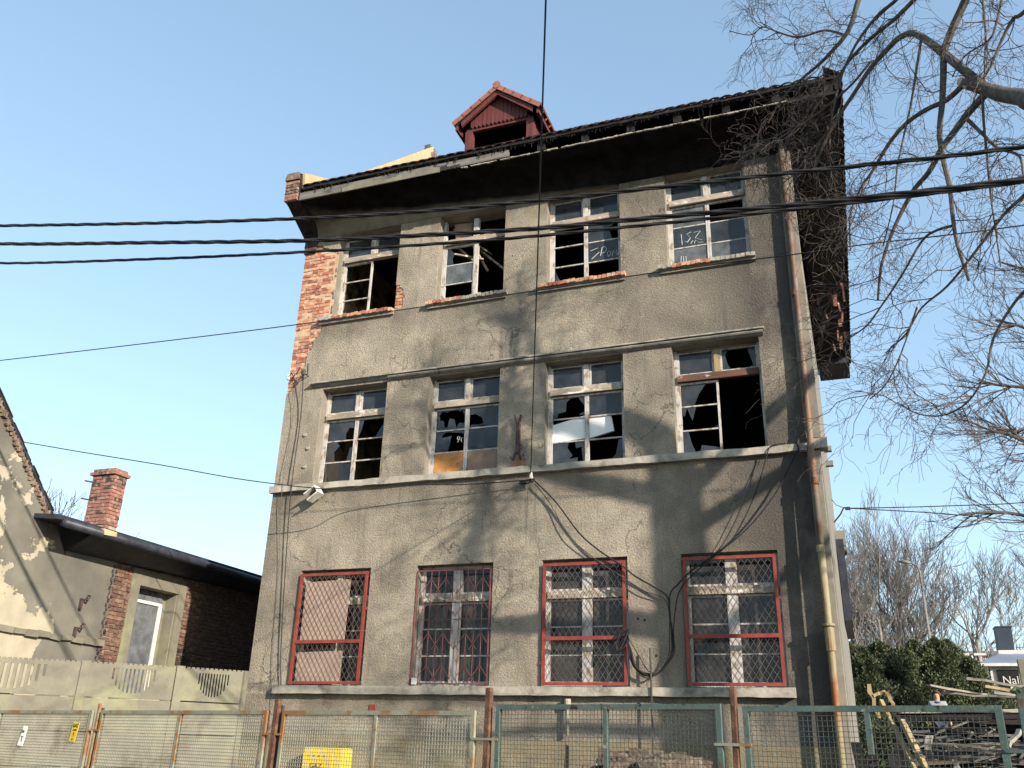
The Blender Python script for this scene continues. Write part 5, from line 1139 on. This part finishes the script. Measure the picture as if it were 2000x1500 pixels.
MB().tube([(px+.085*math.cos(t),py+.085*math.sin(t)-.01,pz+1.435+.012*math.sin(t)) for t in [i*.5236 for i in range(13)]],.026,6).build('collar','collar',Pn)
hm=MB()
for i in range(9):
    a=i/8*math.pi; hm.tube([(px+.09*math.cos(a),py+.0+.02,pz+1.60),(px+.08*math.cos(a),py+.05*1,pz+1.65+.03*math.sin(a)),(px+.05*math.cos(a),py+.02,pz+1.69+.02*math.sin(a))],[.03,.035,.03],6)
hm.tube([(px-.07,py-.03,pz+1.68),(px,py-.04,pz+1.71),(px+.07,py-.03,pz+1.68)],[.025,.035,.025],6); hm.build('hair','hair',Pn,smooth=True)
fcx=MB(); fcx.prism([(px-.014,py-.1,pz+1.55),(px+.014,py-.1,pz+1.55),(px,py-.1,pz+1.595)],(0,-.025,0)); fcx.build('nose','skin',Pn)
for sx in (-1,1): MB().box(px+sx*.033-.012,px+sx*.033+.012,py-.108,py-.098,pz+1.595,pz+1.605).build('eye','black',Pn)
MB().box(px-.022,px+.022,py-.105,py-.095,pz+1.525,pz+1.533).build('mouth','collar',Pn)

# ================================================================== the big tree in front, at the right
T=thing('big_tree','large leafless tree in front, twiggy limbs hanging over the right roof corner','tree',(6.1,-5.2,.1))
g=random.Random(21); tr,br,tw=MB(),MB(),MB()
tr.tube([(6.1,-5.2,-.2),(6.05,-5.2,1.2),(6.0,-5.15,4),(5.9,-5.1,7),(5.8,-5.1,9.6)],[.42,.3,.27,.25,.22],14)
tr.tube(poly([(5.9,-5.1,7.0),(4.8,-5.3,7.35),(3.6,-5.4,7.35),(2.38,-5.46,7.47),(2.21,-5.2,7.79),(2.08,-5.03,8.0),(1.97,-4.88,8.22),(1.83,-4.7,8.49)],3),[.15]*6+[.11]*6+[.09,.085,.08,.08,.08,.075,.07,.065,.06,.06],9)
tr.build('trunk','bark',T,smooth=True)
MB().tube([(1.86,-4.75,8.4),(1.80,-4.66,8.55)],[.05,.048],10).build('pruned_stub','cutwood',T)
LB={
'L1':([(1.97,-4.88,8.24),(1.84,-4.68,8.7),(1.67,-4.46,9.25),(1.56,-4.33,9.56),(1.47,-4.25,9.72),(1.34,-4.14,9.78),(1.19,-4.03,9.72),(1.0,-3.9,9.61),(.8,-3.77,9.41),(.59,-3.64,9.2),(.39,-3.52,8.94),(.2,-3.4,8.6)],.042),
'L2':([(2.3,-4.95,10.6),(2.08,-4.75,9.79),(1.84,-4.59,9.36),(1.73,-4.53,9.12),(1.67,-4.52,8.78),(1.61,-4.51,8.44),(1.53,-4.48,8.06),(1.51,-4.52,7.7),(1.51,-4.57,7.26),(1.48,-4.6,6.87),(1.47,-4.64,6.54),(1.5,-4.7,6.1)],.04),
'L3':([(1.83,-4.7,8.49),(1.65,-4.55,8.43),(1.46,-4.38,8.48),(1.26,-4.2,8.48),(1.08,-4.07,8.37),(.92,-3.96,8.19),(.82,-3.9,8.07),(.71,-3.82,7.97),(.55,-3.73,7.67),(.5,-3.7,7.2)],.026),
'L4':([(1.98,-4.9,8.17),(1.82,-4.75,8.09),(1.66,-4.62,7.96),(1.52,-4.51,7.84),(1.37,-4.4,7.64),(1.21,-4.27,7.53),(1.07,-4.17,7.35),(.92,-4.07,7.1),(.78,-4.0,6.77),(.7,-3.9,6.4)],.034),
'L5':([(1.76,-4.7,8.05),(1.85,-4.83,7.73),(1.94,-4.98,7.4),(2.06,-5.16,7.15),(2.05,-5.2,6.88),(2.05,-5.2,6.5)],.018),
'L6':([(1.6,-4.2,11.6),(1.07,-3.84,10.96),(.9,-3.75,10.57),(.79,-3.68,10.41),(.61,-3.57,10.3),(.44,-3.47,10.22),(.2,-3.32,10.16),(-.06,-3.16,10.05),(-.3,-3.0,9.8)],.032),
'L6b':([(.79,-3.68,10.42),(.56,-3.51,10.73),(.23,-3.29,10.91),(-.03,-3.12,11.24),(-.23,-2.99,11.52),(-.43,-2.88,11.53),(-.73,-2.71,11.86)],.014),
'L7':([(2.6,-5,10.6),(1.65,-4.33,10.23),(1.36,-4.12,10.12),(1.06,-3.9,10.08),(.83,-3.75,9.98),(.66,-3.64,9.84),(.38,-3.47,9.6),(.1,-3.3,9.3)],.026),
'L8':([(2.4,-4.8,10.9),(1.48,-4.18,10.43),(1.22,-3.99,10.38),(1.02,-3.86,10.26),(.84,-3.75,10.07),(.65,-3.64,9.72),(.5,-3.57,9.24),(.42,-3.5,8.8)],.022),
'L9':([(1.56,-4.33,9.56),(1.46,-4.29,9.18),(1.34,-4.25,8.72),(1.2,-4.18,8.29),(1.09,-4.13,7.93),(.99,-4.1,7.48),(.83,-4.01,7.02)],.014),
'L10':([(3.1,-6,9.0),(2.43,-5.24,8.85),(2.31,-5.11,8.87),(2.18,-5.0,8.7),(2.05,-4.92,8.47),(1.92,-4.81,8.32)],.022),
'L11':([(2.6,-5.3,10.2),(2.29,-5.03,9.29),(2.17,-4.96,8.95),(2.09,-4.9,8.83),(1.88,-4.7,8.85),(1.74,-4.59,8.69)],.014),
'L12':([(1.93,-4.85,8.15),(1.89,-4.86,7.82),(1.85,-4.89,7.42),(1.8,-4.92,6.91),(1.77,-4.96,6.47),(1.74,-5.0,6.05)],.013),
'L13':([(2.3,-4.9,10.3),(2.15,-4.85,9.51),(2.09,-4.88,8.99),(2.01,-4.87,8.53),(1.94,-4.86,8.14)],.014),
'L14':([(1.46,-4.59,6.81),(1.33,-4.46,6.86),(1.19,-4.33,6.83),(.95,-4.16,6.53),(.71,-3.99,6.27),(.53,-3.86,6.11),(.25,-3.64,6.05),(.02,-3.47,6.03)],.013),
'L15':([(2.4,-5.6,7.0),(2.06,-5.24,6.7),(1.85,-5.03,6.59),(1.56,-4.77,6.33),(1.32,-4.55,6.14),(1.08,-4.33,6.04),(.91,-4.2,5.83),(.69,-4.03,5.7)],.016),
'L16':([(2.3,-5.5,6.0),(1.88,-5.24,5.68),(1.74,-5.09,5.57),(1.57,-4.94,5.34),(1.46,-4.88,5.02),(1.29,-4.72,4.81),(1.08,-4.51,4.77),(.88,-4.29,4.89),(.76,-4.16,5.05)],.013),
'L17':([(1.02,-3.9,9.72),(.75,-3.73,9.54),(.36,-3.47,9.44),(-.04,-3.21,9.41),(-.47,-2.95,9.44),(-.84,-2.73,9.6)],.014),
'L18':([(.59,-3.64,9.16),(.18,-3.38,8.89),(-.11,-3.21,8.68),(-.36,-3.03,9.02)],.012),
'L19':([(1.04,-4.29,6.07),(.83,-4.16,5.62),(.65,-4.03,5.34),(.48,-3.9,5.24)],.008)}
dens={'L17':36,'L18':24,'L6b':34,'L6':28,'L7':20,'L8':17,'L1':20,'L3':24,'L14':20,'L16':18}
for k_,(P0,r0) in LB.items():
    P=poly(P0,4); n=len(P); br.tube(P,[max(.007,1.25*r0*(1-.72*i/n)) for i in range(n)],7)
    for k in range(int(dens.get(k_,15)*.52)):
        t=g.uniform(.2,1); i=int(t*(n-2)); dd=(P[i+1]-P[i]).normalized(); ax=Vector((g.gauss(0,1),g.gauss(0,1),g.gauss(0,1))).cross(dd).normalized()
        grow([tw,tw,tw,br],P[i],(dd+ax*.9).normalized(),g.uniform(.4,1.0),.0075,2,g,.2,.7,(3,6),6,.0021,.32,.03)
# crown above and in front, out of the picture, whose shade dapples the wall
g=random.Random(33)
for (p,d,L,r) in [((5.8,-5.1,9.5),(.5,-.3,1),4,.2),((5.85,-5.1,8.4),(.9,.45,.6),3.6,.14),((5.9,-5.1,6.4),(.9,-.5,.5),3.6,.12),((5.8,-5.1,9.0),(-.9,-.6,.9),3.4,.15),((5.8,-5.1,8.9),(.1,.9,.5),3.2,.14),((5.9,-5.1,5.6),(-.3,-1,.6),3.0,.09)]:
    grow([tw,tw,br,br],p,d,L,r,3,g,0,.6,(3,5),5,.007,.13,.04)
br.build('branches','bark',T,'stuff'); tw.build('twigs','twig',T,'stuff')
